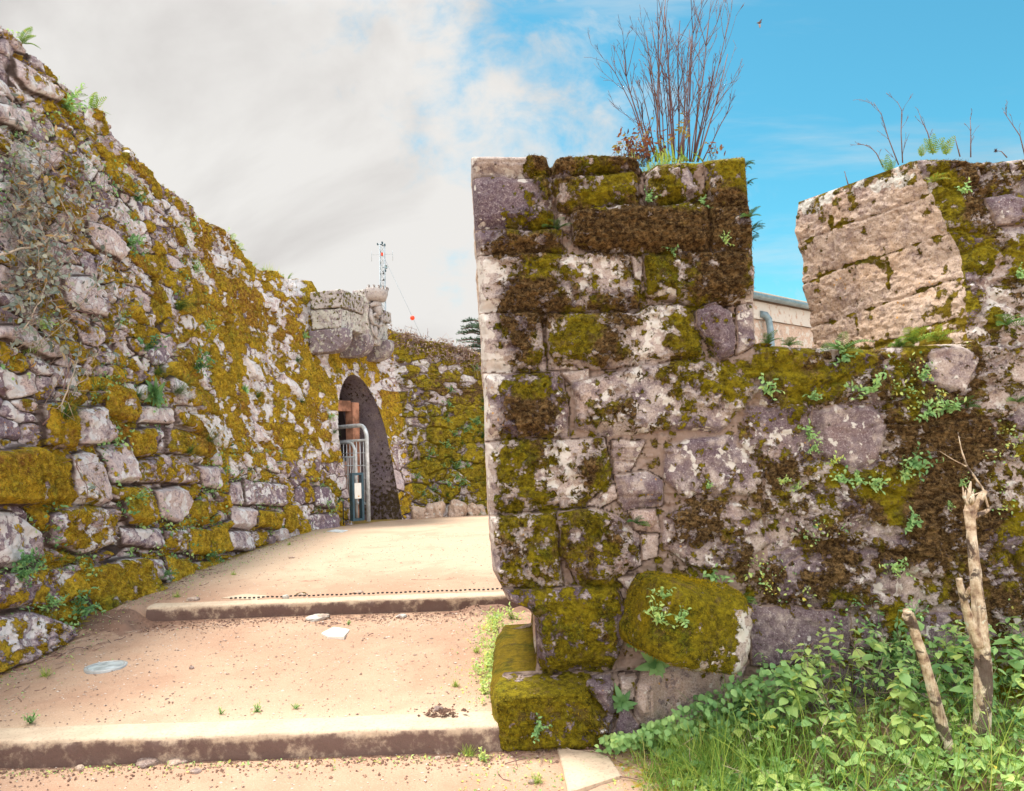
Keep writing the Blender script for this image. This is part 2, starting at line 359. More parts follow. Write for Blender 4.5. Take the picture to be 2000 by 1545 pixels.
def mat_ground():
    m, g = new_mat('sandy_ground'); P = g.n('ShaderNodeNewGeometry').outputs['Position']
    wet, green, kerb, litter = [g.attr(a) for a in ('soil', 'green', 'kerb', 'litter')]
    a = g.noise(P, 1.6, 6, .6); b = g.noise(P, 14, 6, .65); c_ = g.noise(P, 130, 4, .7)
    c = g.mix(g.step(a, .3, .7), (.40, .245, .17), (.49, .335, .24))
    c = g.mix(g.math('MULTIPLY', g.step(b, .42, .72), .5), c, (.48, .30, .21))
    c = g.mix(g.math('MULTIPLY', kerb, .85), c, (.54, .41, .30))
    c = g.mix(g.math('MULTIPLY', g.step(c_, .52, .70), .42), c, (.26, .15, .12))
    c = g.mix(g.math('MULTIPLY', g.step(c_, .44, .30), .35), c, (.80, .70, .60))
    c = g.mix(g.step(g.math('ADD', wet, g.math('MULTIPLY', g.math('SUBTRACT', b, .5), 1.3)), .42, .68), c, (.25, .15, .11))
    lt = g.step(g.math('ADD', litter, g.math('MULTIPLY', g.math('SUBTRACT', g.noise(P, 40, 5, .7), .5), 1.5)), .5, .6)
    c = g.mix(g.math('MULTIPLY', lt, .75), c, (.17, .10, .075))
    gm = g.step(g.math('ADD', green, g.math('MULTIPLY', g.math('SUBTRACT', g.noise(P, 22, 6, .7), .5), 1.5)), .5, .66)
    c = g.mix(gm, c, g.mix(b, (.26, .20, .02), (.42, .30, .04)))
    st_ = g.step(g.noise(P, .9, 7, .7, .5), .50, .62); c = g.mix(g.math('MULTIPLY', st_, .35), c, (.36, .21, .145))
    vv = g.n('ShaderNodeTexVoronoi', None, Vector=P, Scale=38.0).outputs[0]
    h = g.math('ADD', g.math('ADD', c_, g.math('MULTIPLY', b, .8)), g.math('MULTIPLY', g.step(vv, .22, .08), .5))
    return finish(m, g, c, .95, (h, .55, .008), .15)
M_GROUND = mat_ground()
def mat_kerb():
    m, g = new_mat('kerb_concrete'); P = g.n('ShaderNodeNewGeometry').outputs['Position']
    a = g.noise(P, 5, 6, .6); b = g.noise(P, 60, 5, .7); n = g.n('ShaderNodeNewGeometry').outputs['Normal']
    c = g.mix(g.step(a, .3, .7), (.50, .39, .29), (.60, .48, .36))
    c = g.mix(g.math('MULTIPLY', g.step(b, .5, .68), .5), c, (.22, .15, .13))
    gr = g.attr('riser_shade_grime')
    gm = g.step(g.math('ADD', gr, g.math('MULTIPLY', g.math('SUBTRACT', g.noise(P, 9, 6, .7), .5), .9)), .40, .62)
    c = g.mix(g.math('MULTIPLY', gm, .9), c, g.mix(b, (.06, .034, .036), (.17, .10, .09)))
    return finish(m, g, c, .9, (g.math('ADD', a, b), .6, .006), .2)
M_KERB = mat_kerb()
# ------------------------------------------------------------------ ground
YK1, YK2 = 4.03, 6.20
def ground_z(X, Y):
    lower = .052*np.clip((Y-2.9)/1.0, 0, 1)
    tread = .165+.135*(Y-4.05)/2.1
    upper = np.interp(Y, [6.2, 8, 12, 14, 16, 30, 600], [.395, .41, .37, .28, .17, -.3, -6])
    k1 = np.where(X > -.06, 4.60, 4.17); k2 = np.where(X > .2, 5.2, 6.34)
    z = np.where(Y < k1, lower, np.where(Y < k2, np.minimum(tread, .31), upper))
    # bank under the plants at the right, and where the path meets the rampart
    z = z+.10*sst(X, .9, 2.2)*sst(Y, 2.2, 4.0)*(Y < 4.6)
    # left end of the upper step dies into a small slope
    z = z+np.where((Y > 5.6) & (Y < 6.34), sst(X, -2.86, -3.06)*sst(Y, 5.5, 6.34)*.11, 0)
    return z
def spaced(*segs):
    out = []
    for a, b, d in segs: out.append(np.arange(a, b, d))
    return np.concatenate(out+[[segs[-1][1]]])
gx = spaced((-400, -40, 60), (-40, -8, 8), (-8, -4.2, .4), (-4.2, 3.6, .02), (3.6, 8, .3), (8, 40, 8), (40, 400, 60))
gy = spaced((-60, 0, 10), (0, 2.2, .2), (2.2, 9, .02), (9, 18, .05), (18, 40, 2), (40, 700, 60))
GX, GY = np.meshgrid(gx, gy)
near = (np.abs(GX+.3) < 4.2) & (GY > 2) & (GY < 18)
GZ = ground_z(GX, GY)
rough = fbm(GX, GY, 1.1, 5, 3)*.07+fbm(GX, GY, 9, 4, 5)*.022+fbm(GX, GY, 40, 2, 8)*.007
flat = np.where((GY > 4.0) & (GY < 4.5) & (GX < 0), .15, 1)*np.where((GY > 6.15) & (GY < 6.6) & (GX < .2), .12, 1)
rough2 = fbm(GX, GY, 2.6, 4, 21)
lump = np.where((GY < 6.18) & (GY > 5.3), sst(rough2, .08, .3)*.05, 0)
GZ = GZ+np.where(near, rough*flat*np.where(GY > 6.4, .45, .8)+lump, 0)
wallx = np.interp(GY, [1, 5, 7, 12, 13.5, 15.2], [-3.42, -3.37, -3.3, -3.2, -2.85, -2.0])
edge = np.exp(-np.clip(GX-wallx, 0, 9)/.22)
green = .62*edge+.34*np.exp(-((GX+.12)/.2)**2)*(GY > 4.1)*(GY < 6.1)+.45*sst(GX, .15, .7)*(GY < 4.6)+.30*np.exp(-((GX-.1)/.6)**2)*np.exp(-((GY-3.75)/.35)**2)
soil = .58*np.exp(-np.clip(YK1-GY, 0, 9)/.14)*(GY < 4.06)*(GX < 0)+.62*np.exp(-np.clip(YK2-GY, 0, 9)/.20)*(GY < 6.2)*(GY > 5)+.55*edge+.3*np.exp(-((GX+2.9)**2+(GY-6.0)**2)/.25)+.55*np.exp(-((GX-.35)/.6)**2)*np.exp(-((GY-4.1)/.16)**2)+.5*sst(GX, .8, 1.3)*(GY < 4.6)
kerb = np.exp(-np.clip(GY-4.2, 0, 9)/.22)*(GY > 4.05)*(GY < 5.2)+.9*sst(GY, 6.5, 8)*1.0
crack = np.exp(-((GY-7.25-fbm(GX, GX*0, 1.1, 4, 30)*.5)/.045)**2)*sst(fbm(GX, GX*0, 2.2, 3, 33), -.15, .1)*(GX > -2.3)*(GX < 0)
soil = soil+.55*crack+.38*sst(rough2, .0, .25)*(GY > 4.9)*(GY < 6.2)
GZ = GZ-crack*.012
litter = .5*edge+.42*np.exp(-np.clip(YK1-GY, 0, 9)/.12)*(GY < 4.06)+.42*np.exp(-np.clip(YK2-GY, 0, 9)/.16)*(GY < 6.2)*(GY > 5)+.12
kf = np.ones((len(gy)-1, len(gx)-1), bool)
me = npmesh('ground', np.stack([GX, GY, GZ], -1).reshape(-1, 3), [gridfaces(len(gy), len(gx))], M_GROUND, dict(soil=soil, green=green, kerb=kerb, litter=litter))
tag(link('ground', me), kind='structure')
def gz(x, y):
    j = np.clip(np.searchsorted(gy, y), 1, len(gy)-1); i = np.clip(np.searchsorted(gx, x), 1, len(gx)-1)
    return float(GZ[j, i])
def step_kerb(name, xa, xb, Y, dz, ztop, zbot, label, seed):
    """worn concrete kerb: cross-section swept along X with a rounded, chipped arris"""
    xs = np.arange(xa, xb+.001, .012)
    prof = [(0, zbot-.15), (0, zbot+.0)]+[(0, zbot+(ztop-zbot-.022)*t) for t in (.2, .4, .6, .8, 1)]+[(.022*(1-math.cos(a)), ztop-.022+.022*math.sin(a)) for a in (.4, .8, 1.2, 1.57)]+[(.06+.03*k, ztop) for k in range(int(dz/.03))]
    prof = np.array(prof); nr = len(prof)
    X = np.repeat(xs[None], nr, 0); Yb = Y+np.repeat(prof[:, :1], len(xs), 1); Z = np.repeat(prof[:, 1:], len(xs), 1)
    wob = fbm(xs, xs*0, 1.3, 4, seed)*.03; chip = np.clip(fbm(xs, xs*0+3, 7, 4, seed+3)-.12, 0, 1)*.06
    Yb = Yb+wob[None]+fbm(X, Z*2+Yb, 14, 4, seed+5)*.014
    arr = np.exp(-((prof[:, 1]-ztop+.012)/.02)**2)[:, None]*(prof[:, 0] < .03)[:, None]
    Yb = Yb+arr*chip[None]; Z = Z+fbm(X, Yb, 3, 4, seed+6)*.012-arr*chip[None]*.7
    Z = Z-np.clip((prof[:, 0]-dz+.10)/.1, 0, 1)[:, None]*.03
    riser_shade_grime = np.where(prof[:, 0] < .003, .62, .12)[:, None]*np.ones_like(X)-.22*sst(Z, ztop-.05, ztop)  # riser face painted darker all over: its shade together with stains
    V = np.stack([X, Yb, Z], -1).reshape(-1, 3); F = [gridfaces(nr, len(xs))]
    c0 = [i*len(xs) for i in range(nr)]; 
    me = npmesh(name, V, F, M_KERB, dict(riser_shade_grime=riser_shade_grime))
    me.flip_normals() if False else None
    o = link(name, me); tag(o, kind='structure'); return o
step_kerb('stone_step', -3.6, -.10, YK1, .30, .182, .03, '', 60)
step_kerb('stone_step', -2.93, .6, YK2, .26, .412, .28, '', 80)
# row of small dark holes behind the upper kerb
mb = MB()
for k in range(62):
    x = -2.35+k*.0375
    mb.box((x, YK2+.235, .4165+.002*math.sin(k)), (.010, .006, .006), tint=.1, bev=.3)
o = mb.build('drain_slots', M_BLACK); tag(o, 'dotted line of tiny dark slots along the back of the upper step', 'drain')

# ------------------------------------------------------------------ front (crenellated) wall
Y0, Y1 = 4.25, 4.51
def P2(x, y, Yp=Y0):
    p = at(x, y, Yp); return p[..., 0], p[..., 2]
def curve(pts, Yp=Y0):
    a = np.array(pts, float); X, Z = P2(a[:, 0], a[:, 1], Yp); i = np.argsort(Z); return Z[i], X[i]
zL, xLs = curve([(919, 303), (921, 345), (924, 400), (927, 452), (930, 500), (934, 560), (935, 612), (937, 640), (941, 728), (945, 780), (946, 858), (950, 930), (953, 1003), (955, 1012), (958, 1070), (962, 1115), (978, 1146), (981, 1154), (990, 1172), (1030, 1190), (1044, 1205), (1049, 1300), (1046, 1316), (985, 1319), (966, 1332), (960, 1352), (964, 1400), (972, 1450), (974, 1560)])
zR, xRs = curve([(1457, 306), (1462, 360), (1468, 420), (1473, 500), (1475, 560), (1476, 620), (1480, 672)])
zM, xMs = curve([(1790, 308), (1812, 380), (1826, 440), (1848, 500)], Y1)
zSILL = P2(1600, 678)[1]
aM = P2(1892, 668)
zM = np.concatenate([[aM[1]], zM]); xMs = np.concatenate([[aM[0]], xMs])
i_ = np.argsort(zM); zM, xMs = zM[i_], xMs[i_]
def top_curve(pts, Yp):
    a = np.array(pts, float); X, Z = P2(a[:, 0], a[:, 1], Yp); return X, Z
tX, tZ = top_curve([(915, 306), (925, 303), (1066, 304), (1072, 322), (1078, 322), (1088, 309), (1160, 303), (1240, 306), (1249, 318), (1256, 330), (1268, 328), (1285, 317), (1340, 313), (1362, 314), (1385, 311), (1448, 305), (1458, 309)], Y0)
sX, sZ = top_curve([(1470, 668), (1500, 674), (1600, 680), (1640, 676), (1700, 682), (1760, 676), (1840, 672), (1895, 668)], Y0)
mX, mZ = top_curve([(1785, 311), (1800, 309), (1850, 310), (1900, 315), (1950, 314), (2000, 308), (2060, 312), (2200, 306), (2600, 300)], Y1)
XE = 6.6
ncA, ncB, ncC, ncD = 250, 150, 150, 70
tA = np.linspace(0, 1, ncA+1); 
zs_b = np.linspace(-.40, zSILL, 400)      # reference heights below the sill
nb, na = len(zs_b), 190
ROWS = nb+na
def cols_for(zr, above_t):
    """x positions of all columns for reference height zr"""
    xl = np.interp(zr, zL, xLs); xr = np.interp(max(zr, zR[0]), zR, xRs); xm = np.interp(max(zr, zM[0]), zM, xMs)
    return np.concatenate([xl+(xr-xl)*tA, xr+(xm-xr)*np.linspace(0, 1, ncB+1)[1:], xm+(3.5-xm)*np.linspace(0, 1, ncC+1)[1:], 3.5+(XE-3.5)*np.linspace(0, 1, ncD+1)[1:]])
NC = ncA+ncB+ncC+ncD+1; iR, iM = ncA, ncA+ncB
FXg = np.zeros((ROWS, NC)); FZg = np.zeros((ROWS, NC))
for r in range(nb):
    FXg[r] = cols_for(zs_b[r], 0); FZg[r] = zs_b[r]
x_s = FXg[nb-1].copy(); sill_off = np.interp(x_s, sX, sZ-zSILL, left=0, right=0)
sill_off[:iR] = 0; sill_off[iM+1:] = 0
for r in range(nb): FZg[r] += sill_off*sst(zs_b[r], zSILL-.3, zSILL)
for k in range(na):
    t = (k+1)/na; zr = zSILL+(3.25-zSILL)*t; x = cols_for(zr, t); FXg[nb+k] = x
    zt = np.where(np.arange(NC) <= iR, np.interp(x, tX, tZ), np.interp(x, mX, mZ)); FZg[nb+k] = zSILL+(zt-zSILL)*t
PXg, PYg = project(np.stack([FXg, np.full_like(FXg, Y0)+.235*np.clip(FZg-zSILL, 0, 9)*sst(FXg, 1.6, 2.3), FZg], -1))
S_FRONT = [  # stones traced from the photograph, (polygon, relief)
 ([(921,303),(1068,304),(1072,345),(1068,349),(921,347)],.040,'c'),([(1082,312),(1160,303),(1245,306),(1250,336),(1165,336),(1078,351)],.045,'d'),
 ([(922,351),(1080,353),(1079,440),(1020,447),(925,451)],.035,'a'),([(1084,354),(1165,352),(1243,341),(1246,403),(1160,411),(1092,415)],.038,'a'),
 ([(1262,345),(1285,330),(1340,328),(1367,386),(1290,402),(1264,395)],.04,'a'),([(1093,420),(1115,422),(1112,450),(1093,446)],.02,'w'),
 ([(1117,420),(1170,412),(1378,405),(1384,495),(1230,501),(1165,495),(1124,472)],.045,'a'),([(1375,312),(1456,308),(1466,400),(1388,403)],.025,'a'),
 ([(1389,410),(1470,405),(1474,500),(1390,498)],.02,'a'),([(926,456),(1095,453),(1098,492),(930,499)],.032,'a'),
 ([(931,503),(1225,500),(1246,560),(1240,606),(935,611)],.04,'a'),([(1234,502),(1252,502),(1250,545),(1241,541)],.03,'w'),
 ([(1258,503),(1440,498),(1474,505),(1476,590),(1380,594),(1330,590),(1262,576)],.035,'a'),([(936,616),(1050,615),(1058,640),(1063,722),(940,731)],.036,'a'),
 ([(1072,618),(1240,614),(1272,600),(1338,600),(1355,622),(1368,690),(1230,716),(1072,720)],.045,'a'),
 ([(1360,610),(1376,598),(1395,594),(1425,608),(1436,640),(1432,690),(1404,703),(1378,662),(1360,640)],.045,'p'),([(1442,600),(1475,597),(1478,668),(1442,690)],.02,'a'),
 ([(942,735),(1096,728),(1112,851),(947,860)],.034,'a'),([(1099,729),(1150,722),(1149,738),(1116,750)],.028,'w'),
 ([(1118,750),(1180,735),(1255,716),(1380,710),(1442,738),(1480,762),(1440,800),(1400,842),(1300,836),(1180,850),(1130,832)],.032,'h'),
 ([(947,865),(1180,857),(1193,930),(1150,987),(1060,995),(954,1003)],.036,'a'),([(1196,862),(1255,862),(1240,898),(1199,895)],.028,'w'),
 ([(1202,904),(1240,905),(1220,925),(1200,922)],.02,'w'),([(1203,930),(1260,922),(1296,942),(1290,985),(1222,994),(1205,976)],.042,'p'),
 ([(1150,985),(1196,950),(1200,972),(1168,990)],.02,'w'),([(1300,870),(1440,850),(1500,900),(1470,960),(1330,970),(1300,930)],.03,'h'),
 ([(954,1010),(1085,1003),(1096,1144),(975,1147),(960,1110)],.045,'a'),
 ([(1093,1003),(1160,994),(1215,1015),(1255,1056),(1250,1100),(1192,1140),(1130,1141),(1101,1080)],.045,'a'),
 ([(1208,1132),(1255,1125),(1256,1156),(1240,1160)],.03,'w'),([(1230,1000),(1278,995),(1290,1040),(1240,1030)],.03,'o'),([(1252,1045),(1285,1045),(1282,1085),(1255,1090)],.022,'o'),
 ([(1300,1010),(1400,975),(1480,1000),(1500,1060),(1420,1110),(1340,1100),(1295,1060)],.035,'h'),
 ([(984,1152),(1202,1146),(1222,1190),(1218,1240),(1195,1296),(1064,1313),(1050,1280),(1045,1202),(1000,1180)],.045,'a'),
 ([(960,1330),(1060,1318),(1150,1312),(1192,1370),(1186,1432),(972,1445)],.075,'y'),([(1142,1316),(1190,1316),(1196,1380),(1178,1370)],.05,'p'),
 ([(1212,1318),(1240,1321),(1232,1356),(1210,1350)],.04,'o'),([(1240,1330),(1275,1288),(1455,1306),(1425,1400),(1330,1432),(1238,1402)],.05,'o'),
 ([(1185,1440),(1214,1364),(1240,1402),(1236,1450)],.03,'p'),([(1588,802),(1640,794),(1702,797),(1727,832),(1708,900),(1664,917),(1592,890)],.035,'G'),
 ([(1460,800),(1580,795),(1582,890),(1480,900),(1440,860)],.028,'h'),([(1806,690),(1850,665),(1905,700),(1870,770),(1815,750)],.03,'G'),
 ([(1910,395),(1990,385),(2040,400),(2030,450),(1925,445)],.035,'p'),([(1560,1090),(1700,1110),(1690,1190),(1560,1180),(1500,1150)],.03,'h'),
 ([(1470,1180),(1660,1200),(1660,1290),(1470,1300)],.03,'p'),([(1800,1200),(1900,1190),(1960,1280),(1850,1320),(1790,1280)],.03,'h'),
 ([(1560,960),(1640,940),(1690,990),(1650,1060),(1540,1040)],.028,'h'),([(1900,880),(2010,870),(2020,990),(1930,1000),(1890,940)],.03,'h')]
MAP_FRONT = """hh.bbggbbggggg.......sgbbmm
ppsmmmggmgppgg.......sggbmm
pppmsggmmggbbb.......ssgbmp
ppggsbbbbbbbbb.......ssgbhp
mbbbsbbbbbbbbm.......ssggmg
wwmgwwwmggmbbs........sggog
wbbbmsswgwmbbs........sgshm
wbbbmmmbswgmhh........ssgws
wmbwggbmwwggpp..........sgh
wmbgggbmwsgmphgmmmgmmygsmhh
wwmshhhhhmggggggmmgmgbhbbh.
wggghhsmhsggggbgggmbgmmmbhh
wbbbhosmhhghhhhghhhhmgbbshh
wbbmhhhshhpphhhshhhhbbbbbsm
wggmwsmohhpphhssphhhmbbbbbg
wggwwbgohpphphbbmgggmgbbbmh
wgghwsgophhhmmmhhhmggbbbbmh
.gggggohhhbbsshhmgbbgbbbbbg
wgmghgmsohbbmhhhbbshhbbbbmg
wbmgmmgsohshmbshhbbhbbbmmmg
hggmsmgohssgsbbmbbbmhssmbmm
hgggggghogggsgbbbgghhhgmmbm
hhggggghoggggghhphhhghmmhbh
hhhgggmhoggggwphpphhggppgbh
hhhggggmogggppppphhhhhpgggh
gyyyggsoooopppppppppppppggg
gyyggggooooppppppppppppppgg
gyygggmpoooopppppppppppppgg
gggggggpooopppppppppppppggg""".split('\n')
TB = dict(moss={'.': .30, 'w': .32, 'p': .26, 'g': .80, 'y': 1.0, 'b': .84, 'm': .62, 's': .50, 'o': .24, 'h': .40, 'G': .02, 'c': .1},
          brown={'.': .3, 'w': .3, 'p': .4, 'g': .12, 'y': -.3, 'b': .92, 'm': .55, 's': .5, 'o': .4, 'h': .5},
          tone={'.': .25, 'w': .12, 'p': .85, 'g': .5, 'y': .4, 'b': .6, 'm': .5, 's': .45, 'o': .2, 'h': .5},
          warm={'.': .3, 'w': .25, 'o': 1.0, 'h': .35, 's': .4}, lich={'.': .3, 'w': .75, 'p': .2, 'h': .45, 's': .4, 'm': .3, 'b': .2, 'g': .2, 'o': .25})
def moss_amt(moss, X, Z):
    m = moss+fbm(X, Z, 9, 4, 101)*.75+fbm(X, Z, 40, 2, 103)*.5
    return sst(m, .44, .62)
def front_surface(X, Z, PX, PY):
    """relief and coverings of the wall front"""
    wx = X+fbm(X, Z, 9, 4, 1)*.030; wz = Z+fbm(X, Z, 9, 4, 2)*.030
    vx, vz = X, Z
    cov = {k: charmap(MAP_FRONT, 920, 300, 40, PX, PY, t, 5) for k, t in TB.items()}
    e, ID, cx, cy = stones(wx, wz, .34, .20, 31, .85, .4)
    rel = sst(e, .0, .22)
    H = rel*.020+rnd(ID)*.012*rel
    joint = (1-sst(e, .02, .12))*.8; rn = rnd(ID, 1); tone_add = (rnd(ID, 2)-.5)*.3
    pillar = sst(-X, -1.45, -1.25)
    H = H*(1-pillar); joint = np.where(pillar > .5, 1.0, joint*.6); tone_add = tone_add*(1-pillar)
    H = H+fbm(X, Z, 2.2, 3, 6)*.05*(1-pillar*.6)
    for n, (pl_, dep, kind) in enumerate(S_FRONT):
        a = np.array(pl_, float)
        Yp = Y1 if a[:, 1].mean() < 600 and a[:, 0].mean() > 1700 else Y0
        qx, qz = P2(a[:, 0], a[:, 1], Yp)
        bb = (wx > qx.min()-.08) & (wx < qx.max()+.08) & (wz > qz.min()-.08) & (wz < qz.max()+.08)
        sd = polysd(wx[bb], wz[bb], np.stack([qx, qz], -1))
        soft = kind in 'hG' and a[:, 0].mean() > 1290
        sd = sd+.011; pr = np.clip((sd+.004)/(.05 if not soft else .03), 0, 1)**.55
        tx, tz_ = hsh(n, 1)-.5, hsh(n, 2)-.5
        hh = pr*(dep*1.35+(hsh(n, 3)-.5)*.035+(wx[bb]-qx.mean())*tx*.05+(wz[bb]-qz.mean())*tz_*.05)
        H[bb] = np.where(sd > -.004, np.maximum(H[bb]*.25, 0)+hh, H[bb]*np.clip(-sd/.06, .3, 1)-(.010 if not soft else 0))
        joint[bb] = np.where(sd > .0, np.clip(1-sd/.012, 0, 1)*(.9 if not soft else .5), joint[bb]); joint[bb] = np.where(np.abs(sd+.001) < .005, (1.6 if not soft else .6), joint[bb])
        rn[bb] = np.where(sd > 0, hsh(n, 5), rn[bb])
        ins = sst(sd, -.01, .02)
        if kind in 'pGowhc':
            for k in ('moss', 'tone', 'warm', 'lich'):
                tgt = {'p': (.16, .85, .1, .22), 'G': (-.05, .30, .35, .30), 'o': (.14, .2, .9, .2), 'w': (.1, .15, .5, .4), 'h': (.32, .5, .3, .5), 'c': (.10, .42, .0, .45)}[kind][('moss', 'tone', 'warm', 'lich').index(k)]
                wgt = ins*(.75 if kind != 'h' else .35)
                cov[k][bb] = cov[k][bb]*(1-wgt)+tgt*wgt
        if kind == 'c':   # right end of the cap stone is mossy
            cov['moss'][bb] += ins*sst(PX[bb], 1010, 1045)*.9
    mo = cov['moss']-.10*np.clip(joint, 0, 1)*(pillar)
    # moss sits on the upper part of each block and grows less on the arris at the free corner
    mo = mo-.55*np.exp(-np.clip(X-np.interp(Z, zL, xLs), 0, 1)/.075)*(Z > .35)
    ma = moss_amt(mo, X, Z)
    H = H+fbm(X, Z, 6, 4, 7)*.018+fbm(X, Z, 28, 4, 9)*(.014+.02*np.clip(joint, 0, 1))
    pit = np.clip(fbm(X, Z, 60, 2, 12)-.2, 0, 1)*.02
    H = H-pit*(1-ma)
    shag = np.abs(fbm(X, Z, 24, 3, 14))+np.abs(fbm(X*1.0, Z*2.4, 38, 2, 15))
    bm = sst(cov['brown'], .3, .8)
    H = H-np.abs(fbm(X, Z, 7, 3, 16))*.035*(1-.6*ma)+ma*(.018+.042*shag*(1+.9*bm))*(1-.55*np.clip(joint, 0, 1))-.016*sst(joint, 1, 1.5)
    return H, dict(moss=mo+fbm(X, Z, 9, 4, 101)*.5, brown=cov['brown'], tone=np.clip(cov['tone']+tone_add, 0, 1.2), warm=cov['warm'], rnd=rn, lich=cov['lich'], joint=joint*(1-.35*ma*(joint < 1))), ma
Hf, Af, MAf = front_surface(FXg, FZg, PXg, PYg)
BY = Y0+.235*np.clip(FZg-zSILL, 0, 9)*sst(FXg, 1.6, 2.3)+np.where(FZg > zSILL, 0, 0)
# rounded rims towards every free edge
rim = .045
ztop_c = FZg[-1][None]
dist = FXg-FXg[:, :1]
up = np.arange(ROWS)[:, None] >= nb-1
ci = np.arange(NC)[None]
dist = np.minimum(dist, np.where(ci <= iR, ztop_c-FZg, 9)); dist = np.where(ci >= iM, np.minimum(dist, ztop_c-FZg), dist)
dist = np.where((ci <= iR) & (FZg > zSILL), np.minimum(dist, FXg[:, iR:iR+1]-FXg+.0), dist)
dist = np.where((ci >= iM) & (FZg > zSILL), np.minimum(dist, (FXg-FXg[:, iM:iM+1])+.012), dist)
dist = np.where((ci > iR) & (ci < iM) & (FZg <= zSILL+.02), np.minimum(dist, FZg[nb-1][None]-FZg), dist)
q = np.clip(dist/rim, 0, 1); push = rim*(1-np.sqrt(np.clip(1-(1-q)**2, 0, 1)))
# the bottom left corner block stands proud
prd = .11*sst(-FXg, -.78, -.60)*sst(-FZg, -.36, -.32)*1.0
BY = BY-prd
FYg = BY-Hf*np.clip(.25+q, 0, 1)+push
Vf = np.stack([FXg, FYg, FZg], -1)
keep = np.ones((ROWS-1, NC-1), bool); keep[nb-1:, iR:iM] = False
wall = empty('battlement_wall', (1.4, 4.3, 0), 'mossy granite battlement wall with square pillar merlon, open notch and second merlon at right', 'wall')
def fl(d): return {k: v.reshape(-1) for k, v in d.items()}
link('wall_face', npmesh('wall_face', Vf.reshape(-1, 3), [gridfaces(ROWS, NC, keep)], M_FRONT, fl(Af)), wall)
def depth_sheet(name, edge, dirs, nrm, L, n, mat, attrs, seed, amp=.02, parent=None, flip=False, base=None, fade=.05, sm=0):
    """a surface that starts on the edge vertices and runs back along dirs"""
    m = len(edge); t = np.linspace(0, L, n)
    edge = np.asarray(edge); dirs = np.broadcast_to(dirs, edge.shape); nrm = np.broadcast_to(nrm, edge.shape)
    P = edge[:, None]+dirs[:, None]*t[None, :, None]
    if sm:   # relief of the arris dies out a few centimetres in, so the face itself stays flat
        kz = np.hanning(sm); kz /= kz.sum(); sp_ = lambda A_: np.stack([np.convolve(np.concatenate([2*A_[0, c]-A_[sm//2:0:-1, c], A_[:, c], 2*A_[-1, c]-A_[-2:-sm//2-1:-1, c]]), kz, 'valid')[:m] for c in range(3)], 1)
        endp = edge+dirs*L; e0, e1 = sp_(edge), sp_(endp); q_ = (t/L)[None, :, None]
        P = e0[:, None]*(1-q_)+e1[:, None]*q_+(edge-e0)[:, None]*np.exp(-t/.035)[None, :, None]+(endp-e1)[:, None]*np.exp(-(L-t)/.05)[None, :, None]
    a = P @ np.array([.7, .2, 1.]) if abs(nrm[0][2]) < .5 else P[..., 0]
    b = P[..., 1]
    Hh = fbm(a, b, 2.5, 3, seed)*amp*1.6+fbm(a, b, 11, 4, seed+3)*amp*1.2+fbm(a, b, 45, 3, seed+6)*amp*.45
    fd = np.clip(t/fade, 0, 1)[None]*np.clip(np.minimum(np.arange(m), m-1-np.arange(m))/4, 0, 1)[:, None]
    A = {k: (v(P, t) if callable(v) else np.full(P.shape[:2], v)) for k, v in attrs.items()}
    if base is not None: Hh = Hh+base(P, t, A)
    P = P+nrm[:, None]*(Hh*fd)[..., None]
    me = npmesh(name, P.reshape(-1, 3), [gridfaces(m, n)], mat, fl(A))
    return link(name, me, parent)
sideA = dict(moss=lambda P, t: .22+fbm(P[..., 2], P[..., 1], 2, 3, 200)*.6, brown=.2, tone=.15, warm=.7, rnd=.4, lich=.45, joint=0.0)
def side_moss_low(P, t): return .22+1.1*sst(-P[..., 2], -.60, -.35)+fbm(P[..., 2], P[..., 1], 2, 3, 200)*.5  # moss thickened low down, painting the sunlit yellow of the cheek foot
sA = dict(sideA, moss=side_moss_low)
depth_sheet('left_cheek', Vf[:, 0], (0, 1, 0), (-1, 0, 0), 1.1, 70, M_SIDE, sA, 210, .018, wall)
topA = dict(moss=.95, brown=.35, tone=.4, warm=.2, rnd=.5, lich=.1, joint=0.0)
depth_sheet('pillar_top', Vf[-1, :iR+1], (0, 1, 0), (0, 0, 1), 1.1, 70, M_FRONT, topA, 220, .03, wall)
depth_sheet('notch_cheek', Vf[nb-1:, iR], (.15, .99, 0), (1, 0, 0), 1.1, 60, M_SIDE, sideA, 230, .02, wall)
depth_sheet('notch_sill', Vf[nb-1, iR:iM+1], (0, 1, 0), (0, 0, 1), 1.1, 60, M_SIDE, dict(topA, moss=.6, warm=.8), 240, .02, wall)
def mer_joint(P, t):
    z = P[..., 2]; y = P[..., 1]; yy = z+fbm(z, y, 4, 3, 300)*.09
    j = np.zeros(z.shape)
    for zz in (3.02, 2.74, 2.44, 2.2): j = np.maximum(j, np.exp(-((yy+.12*(y-4.3)-zz)/.010)**2))
    for (ya, za, zb) in ((4.75, 2.44, 2.74), (5.05, 2.74, 3.02), (4.95, 2.2, 2.44), (4.6, 2.05, 2.2)): j = np.maximum(j, np.exp(-((y+fbm(z, y, 5, 3, 301)*.05-ya)/.012)**2)*(z > za)*(z < zb))
    return j
def mer_base(P, t, A): return -.022*A['joint']*sst(fbm(P[..., 2], P[..., 1], 3, 3, 312), -.2, .1)+.016*np.abs(fbm(P[..., 2], P[..., 1], 20, 4, 310))-.045*np.clip(fbm(P[..., 2], P[..., 1], 40, 3, 311)-.10, 0, 1)-.05*np.clip(fbm(P[..., 2], P[..., 1], 7, 3, 313)-.15, 0, 1)
